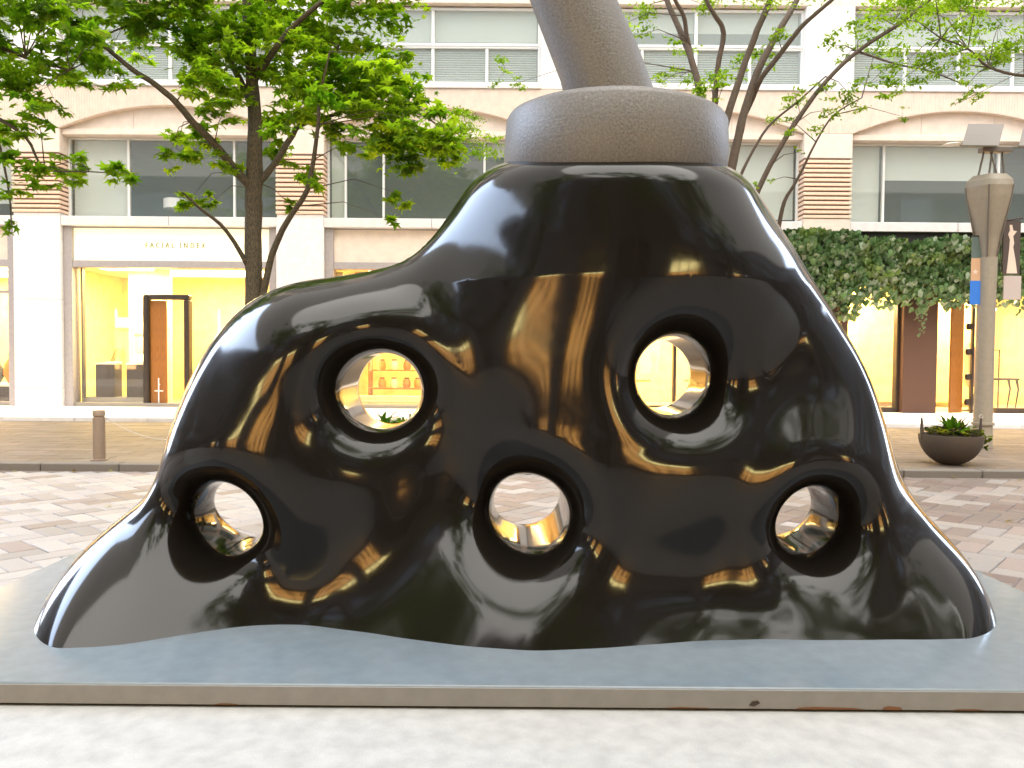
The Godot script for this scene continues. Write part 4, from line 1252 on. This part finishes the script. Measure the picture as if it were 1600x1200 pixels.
	bx("cloth", V(7.83, 2.86, -13.305), V(8.10, 3.72, -13.295), M.dark_cloth, br)
	var fg := MB.new()
	fg.slab(PackedVector2Array([Vector2(7.89, 2.88), Vector2(8.06, 2.88), Vector2(8.025, 3.1), Vector2(7.985, 3.3), Vector2(8.0, 3.36), Vector2(7.98, 3.47), Vector2(8.04, 3.55), Vector2(7.98, 3.56), Vector2(7.96, 3.65), Vector2(7.92, 3.65), Vector2(7.925, 3.56), Vector2(7.90, 3.5), Vector2(7.93, 3.42), Vector2(7.925, 3.3), Vector2(7.91, 3.1)]), -13.2948, -13.292)
	obj("dress_print", fg, M.figure_white, br)
	for x in [7.78, 7.81]:
		var cd := MB.new()
		cd.tube([V(x, 3.7, -13.3), V(x + 0.01, 3.2, -13.3), V(x, 2.9, -13.3)], [0.008, 0.008, 0.008], 6)
		obj("cord", cd, M.brown_dark, br)
	bx("sheet", V(7.85, 2.46, -13.315), V(8.13, 2.84, -13.29), M.pale_cloth, br, 0.003)
	var bl := thing("banner", "banner of teal, peach and bright blue cloth hung left of the lamp post", "banner", V(7.4, 2.4, -13.3))
	bx("teal_cloth", V(7.33, 3.12, -13.31), V(7.50, 3.46, -13.30), M.teal_cloth, bl)
	bx("peach_cloth", V(7.33, 2.76, -13.312), V(7.50, 3.118, -13.30), M.peach_cloth, bl)
	bx("blue_cloth", V(7.32, 2.38, -13.308), V(7.505, 2.758, -13.296), M.blue_cloth, bl)
	var star := PackedVector2Array()
	for k in 10:
		var rr := 0.05 if k % 2 == 0 else 0.02
		star.append(Vector2(7.395 + cos(TAU * k / 10.0 + PI / 2) * rr, 2.90 + sin(TAU * k / 10.0 + PI / 2) * rr))
	var sb := MB.new()
	sb.slab(star, -13.2995, -13.297)
	obj("star_print", sb, M.figure_white, bl)
	var ra := MB.new()
	ra.tube([V(7.33, 3.47, -13.305), V(7.52, 3.47, -13.305)], [0.012, 0.012], 6)
	obj("arm", ra, M.brown_dark, bl)

func chain(a: Vector3, b: Vector3, sag: float, label: String) -> void:
	var mb := MB.new()
	var n := int(a.distance_to(b) / 0.035)
	for i in n:
		var t := (i + 0.5) / n
		var p := a.lerp(b, t) - V(0, sag * 4.0 * t * (1.0 - t), 0)
		var q := a.lerp(b, t + 0.01) - V(0, sag * 4.0 * (t + 0.01) * (0.99 - t), 0)
		var d := (q - p).normalized()
		var w := V(0, 1, 0) if i % 2 == 0 else V(0, 0, 1)
		w = (w - d * w.dot(d)).normalized() * 0.008
		mb.tube([p - d * 0.022, p - d * 0.012 + w, p + d * 0.012 + w, p + d * 0.022], [0.0035, 0.0035, 0.0035, 0.0035], 5, false)
		mb.tube([p - d * 0.022, p - d * 0.012 - w, p + d * 0.012 - w, p + d * 0.022], [0.0035, 0.0035, 0.0035, 0.0035], 5, false)
	tag(obj("chain", mb, M.chain), label, "chain", "chains along the far kerb")

func planter_plants(x: float, z: float, kind: int) -> void:
	# long leaved plants and low ground cover growing in the bowl
	var sword := MB.new()
	var pr := [V(0, 0, 0), V(0, 0.09, 0.02), V(0, 0.17, 0.06), V(0, 0.21, 0.11)]
	var wd := [0.006, 0.024, 0.018, 0.001]
	for k in 3:
		for s in [-1.0, 1.0]:
			sword.quad(pr[k], pr[k + 1], pr[k + 1] + V(s * wd[k + 1], 0.004, -0.006), pr[k] + V(s * wd[k], 0.004, -0.006), V(0, 0.3, -1))
	var groups := [[[0.06, 0.05, "upright dark leafy plant in the middle of the grey planter"], [0.30, -0.02, "light green leafy plant at the right of the grey planter"]], [[0.0, 0.05, "dark leafy plant in the middle of the brown planter"], [0.14, -0.03, "reddish leafy plant right of the dark one in the brown planter"]]]
	for g in 2:
		var q: Array = groups[kind][g]
		var xf := []; var cols := []
		for k in 34:
			var b := Basis(Vector3.UP, rng.randf() * TAU) * Basis(Vector3.RIGHT, rng.randf_range(-0.1, 0.75))
			b = b.scaled(Vector3.ONE * rng.randf_range(0.75, 1.35) * (1.0 if g == 0 else 0.85))
			xf.append(Transform3D(b, V(x + q[0] + rng.randf_range(-0.06, 0.06), 0.47, z + q[1] + rng.randf_range(-0.06, 0.06))))
			var cc := Color(0.035, 0.09, 0.02).lerp(Color(0.08, 0.18, 0.04), rng.randf())
			if kind == 0 and g == 1: cc = Color(0.12, 0.25, 0.04)
			if kind == 1 and g == 1: cc = Color(0.16, 0.11, 0.05).lerp(Color(0.06, 0.10, 0.03), rng.randf())
			cols.append(cc)
		var pm := MB.new()
		for k in xf.size():
			pm.col = cols[k]
			for w in range(0, sword.v.size(), 4):
				var pp := []
				for y in 4: pp.append(xf[k] * sword.v[w + y])
				pm.quad(pp[0], pp[1], pp[2], pp[3], (xf[k] as Transform3D).basis * sword.n[w])
		var o := obj("leafy_plant", pm, M.leaf)
		tag(o, q[2], "plant", "plants in the bowl planters")
	var lm := ivy_leaf()
	var xf2 := []; var c2 := []
	for k in 260:
		var a := rng.randf() * TAU
		var r := sqrt(rng.randf()) * 0.37
		xf2.append(Transform3D(Basis.from_euler(Vector3(rng.randf_range(-2.0, -0.6), rng.randf() * TAU, 0)).scaled(Vector3.ONE * 0.6), V(x + cos(a) * r, 0.475 + 0.07 * (1.0 - r * 2.0) + rng.randf() * 0.06, z + sin(a) * r)))
		c2.append(Color(0.10, 0.15, 0.04).lerp(Color(0.17, 0.19, 0.06), rng.randf()) if kind == 0 else Color(0.11, 0.13, 0.045).lerp(Color(0.19, 0.17, 0.08), rng.randf()))
	if kind == 1:
		for k in 40:
			xf2.append(Transform3D(Basis.from_euler(Vector3(rng.randf_range(-1.4, -0.2), rng.randf() * TAU, 0)).scaled(Vector3.ONE * 0.7), V(x + 0.40 + rng.randf_range(-0.05, 0.05), 0.40 + rng.randf_range(-0.1, 0.1), z + rng.randf_range(-0.05, 0.14))))
			c2.append(Color(0.10, 0.13, 0.03))
	var gc := multi("ground_cover", lm, M.leaf, xf2, c2, self)
	tag(gc, ["low green ground cover filling the grey bowl planter", "low yellowish ground cover spilling from the brown bowl planter"][kind], "plant")
	stuff(gc)

# a maple leaf of five lobes lying in x/z, stalk towards -z, a little folded
func maple_leaf(size: float) -> ArrayMesh:
	var mb := MB.new()
	var rim := []
	var lob := [[-118, 0.55], [-88, 0.30], [-58, 0.86], [-28, 0.40], [0, 1.0], [28, 0.40], [58, 0.86], [88, 0.30], [118, 0.55]]
	for q in lob:
		var a := deg_to_rad(q[0])
		rim.append(V(sin(a) * q[1], -0.22 * q[1] * q[1], cos(a) * q[1]) * size)
	var ce := V(0, 0.02, -0.05) * size
	for k in rim.size() - 1:
		mb.tri(ce, rim[k], rim[k + 1], Vector3.UP)
	mb.tri(ce, rim[8], rim[0], Vector3.UP)
	return mb.mesh()

func small_leaf(size: float) -> ArrayMesh:
	var mb := MB.new()
	var a := V(0, 0, -0.5) * size; var b := V(0, -0.08, 0.55) * size
	for s in [-1.0, 1.0]:
		mb.tri(a, V(s * 0.24, 0.06, -0.05) * size, b, Vector3.UP)
	return mb.mesh()

func tree(called: String, label: String, limbs: Array, clusters: Array, leaf: ArrayMesh, density: float, tone_a: Color, tone_b: Color, bark: Material, flat: float, group: String) -> Node3D:
	var f: Array = limbs[0][0]
	var t := thing(called, label, "tree", V(f[0], f[1], f[2]), group)
	var all := []
	for i in limbs.size():
		var pts := []; var rad := []
		for q in limbs[i]:
			pts.append(V(q[0], q[1], q[2])); rad.append(q[3])
			all.append(V(q[0], q[1], q[2]))
		# round the traced line off
		var sp := []; var sr := []
		for k in pts.size() - 1:
			var p0: Vector3 = pts[maxi(k - 1, 0)]; var p3: Vector3 = pts[mini(k + 2, pts.size() - 1)]
			for m in 4:
				var u := m / 4.0
				sp.append((pts[k] as Vector3).cubic_interpolate(pts[k + 1], p0, p3, u))
				sr.append(lerpf(rad[k], rad[k + 1], u))
		sp.append(pts[-1]); sr.append(rad[-1])
		var mb := MB.new()
		mb.tube(sp, sr, 10 if i == 0 else 8, true, 0.07)
		obj("trunk" if i == 0 else "branch", mb, bark, t)
	var xf := []; var cols := []
	var tw := MB.new()
	for q in clusters:
		var c := V(q[0], q[1], q[2])
		var r: float = q[3]
		var near: Vector3 = all[0]
		for p in all:
			if p.distance_squared_to(c) < near.distance_squared_to(c) and (p.y < c.y + 0.3): near = p
		var side := (near + c) * 0.5 + V(0, 0.12 * near.distance_to(c), 0)
		if near.distance_to(c) < 3.2:
			tw.tube([near, side, c], [0.011, 0.006, 0.003], 5, false)
		# each clump is a handful of flat sprays
		var sprays := maxi(4, int(r * 14.0))
		for s in sprays:
			var o := V(rng.randfn(0, 0.52), rng.randfn(0, 0.50), rng.randfn(0, 0.52)) * r
			var tip := Basis.from_euler(Vector3(rng.randf_range(-0.35, 0.55), rng.randf() * TAU, rng.randf_range(-0.3, 0.3)))
			var tone := rng.randf()
			var num := int(density * r * r / sprays) + 2
			tw.tube([c, c + o], [0.003, 0.001], 4, false)
			for k in num:
				var l := V(rng.randfn(0, 0.34), rng.randfn(0, 0.06 * flat), rng.randfn(0, 0.34)) * r * 0.95
				var b := Basis(Vector3.UP, rng.randf() * TAU) * Basis.from_euler(Vector3(rng.randf_range(-0.7, 0.9), 0, rng.randf_range(-0.6, 0.6)))
				xf.append(Transform3D((tip * b).scaled(Vector3.ONE * rng.randf_range(0.5, 1.3)), c + o + tip * l))
				cols.append(tone_a.lerp(tone_b, clampf(tone * 0.6 + rng.randf() * 0.4, 0, 1)))
	stuff(obj("twigs", tw, bark, t))
	stuff(multi("crown", leaf, M.leaf, xf, cols, t))
	return t

func trees() -> void:
	var maple := maple_leaf(0.135)
	var fine := small_leaf(0.07)
	tree("maple_tree", "maple tree with a straight trunk and bright green crown behind the sculpture's left shoulder", LT, CL + [[-2.1, 5.35, -13.6, 0.5], [-1.7, 5.1, -14.0, 0.5], [-1.3, 4.95, -14.2, 0.42], [-2.6, 5.7, -13.2, 0.5], [-3.0, 6.3, -13.0, 0.5], [-2.3, 6.0, -13.8, 0.5], [-3.4, 5.6, -13.6, 0.4], [-5.0, 6.5, -13.4, 0.5], [-6.2, 6.3, -13.0, 0.45]], maple, 1020.0, Color(0.08, 0.20, 0.02), Color(0.36, 0.48, 0.065), M.bark, 1.0, "street trees on the far pavement")
	tree("maple_tree", "maple tree whose leafy boughs hang in from the left edge", BT, CB, maple, 820.0, Color(0.07, 0.19, 0.022), Color(0.33, 0.46, 0.065), M.bark, 1.0, "street trees on the far pavement")
	tree("slender_tree", "bare lower stemmed tree forking into many thin stems right of the sculpture's top", RT, CR + CM, fine, 3600.0, Color(0.10, 0.21, 0.03), Color(0.34, 0.46, 0.08), M.bark_grey, 1.2, "street trees on the far pavement")
	tree("slender_tree", "small leaved tree whose crown reaches in from the right edge", FT, CF, fine, 3600.0, Color(0.12, 0.24, 0.035), Color(0.36, 0.47, 0.09), M.bark_grey, 1.2, "street trees on the far pavement")
	# the near row, behind and beside the viewer: they show in the lacquer and in the window glass
	var limbs := [[[-7.5, 0.0, 1.2, 0.17], [-7.4, 2.6, 1.2, 0.14], [-7.2, 5.2, 1.1, 0.11], [-7.0, 8.0, 1.0, 0.07], [-6.8, 10.4, 1.1, 0.03]], [[-7.3, 4.0, 1.2, 0.07], [-6.0, 5.4, 0.9, 0.05], [-4.6, 6.5, 0.6, 0.02]], [[-7.3, 4.4, 1.2, 0.07], [-8.6, 6.0, 1.8, 0.04], [-9.6, 7.4, 2.2, 0.02]]]
	var cl := []
	for k in 52:
		cl.append([-7.0 + rng.randfn(0, 1.7), 8.6 + rng.randfn(0, 1.7), 1.3 + rng.randfn(0, 1.2), rng.randf_range(0.5, 0.85)])
	var a := tree("maple_tree", "maple tree on the near pavement behind the viewer, to the left", limbs, cl, maple, 260.0, Color(0.05, 0.13, 0.02), Color(0.13, 0.26, 0.03), M.bark, 1.0, "trees of the near row")
	copy(a, V(7.6, 0, 1.0), "maple tree on the near pavement behind the viewer, to the right")
	copy(a, V(1.4, 0, 3.2), "maple tree on the near pavement straight behind the viewer").rotation.y = 2.2

func small_things() -> void:
	# fallen leaves along the foot of the far kerb
	var xf := []; var cols := []
	for q in [[-5.5, -10.36], [-5.05, -10.42], [-4.3, -10.4], [-6.2, -10.3], [0.45, -10.41], [0.1, -10.43], [4.9, -10.35], [5.6, -10.42], [6.3, -10.2], [-3.9, -8.0], [4.6, -7.6]]:
		xf.append(Transform3D(Basis.from_euler(Vector3(rng.randf_range(-0.3, 0.3), rng.randf() * TAU, 0.2)), V(q[0], 0.022, q[1])))
		cols.append(Color(0.38, 0.32, 0.10) if rng.randf() < 0.6 else Color(0.30, 0.17, 0.05))
	var o := multi("fallen_leaves", maple_leaf(0.06), M.leaf, xf, cols, self)
	tag(o, "dry yellow leaves lying along the foot of the far kerb", "leaves")
	stuff(o)
	var lf := MB.new()
	lf.slab(PackedVector2Array([Vector2(1.015, 0.028), Vector2(1.035, 0.024), Vector2(1.062, 0.040), Vector2(1.05, 0.048), Vector2(1.028, 0.045)]), -3.461, -3.457)
	tag(obj("dead_leaf", lf, M.brown_dark), "tiny dark dead leaf stuck to the front edge of the plinth", "leaf")
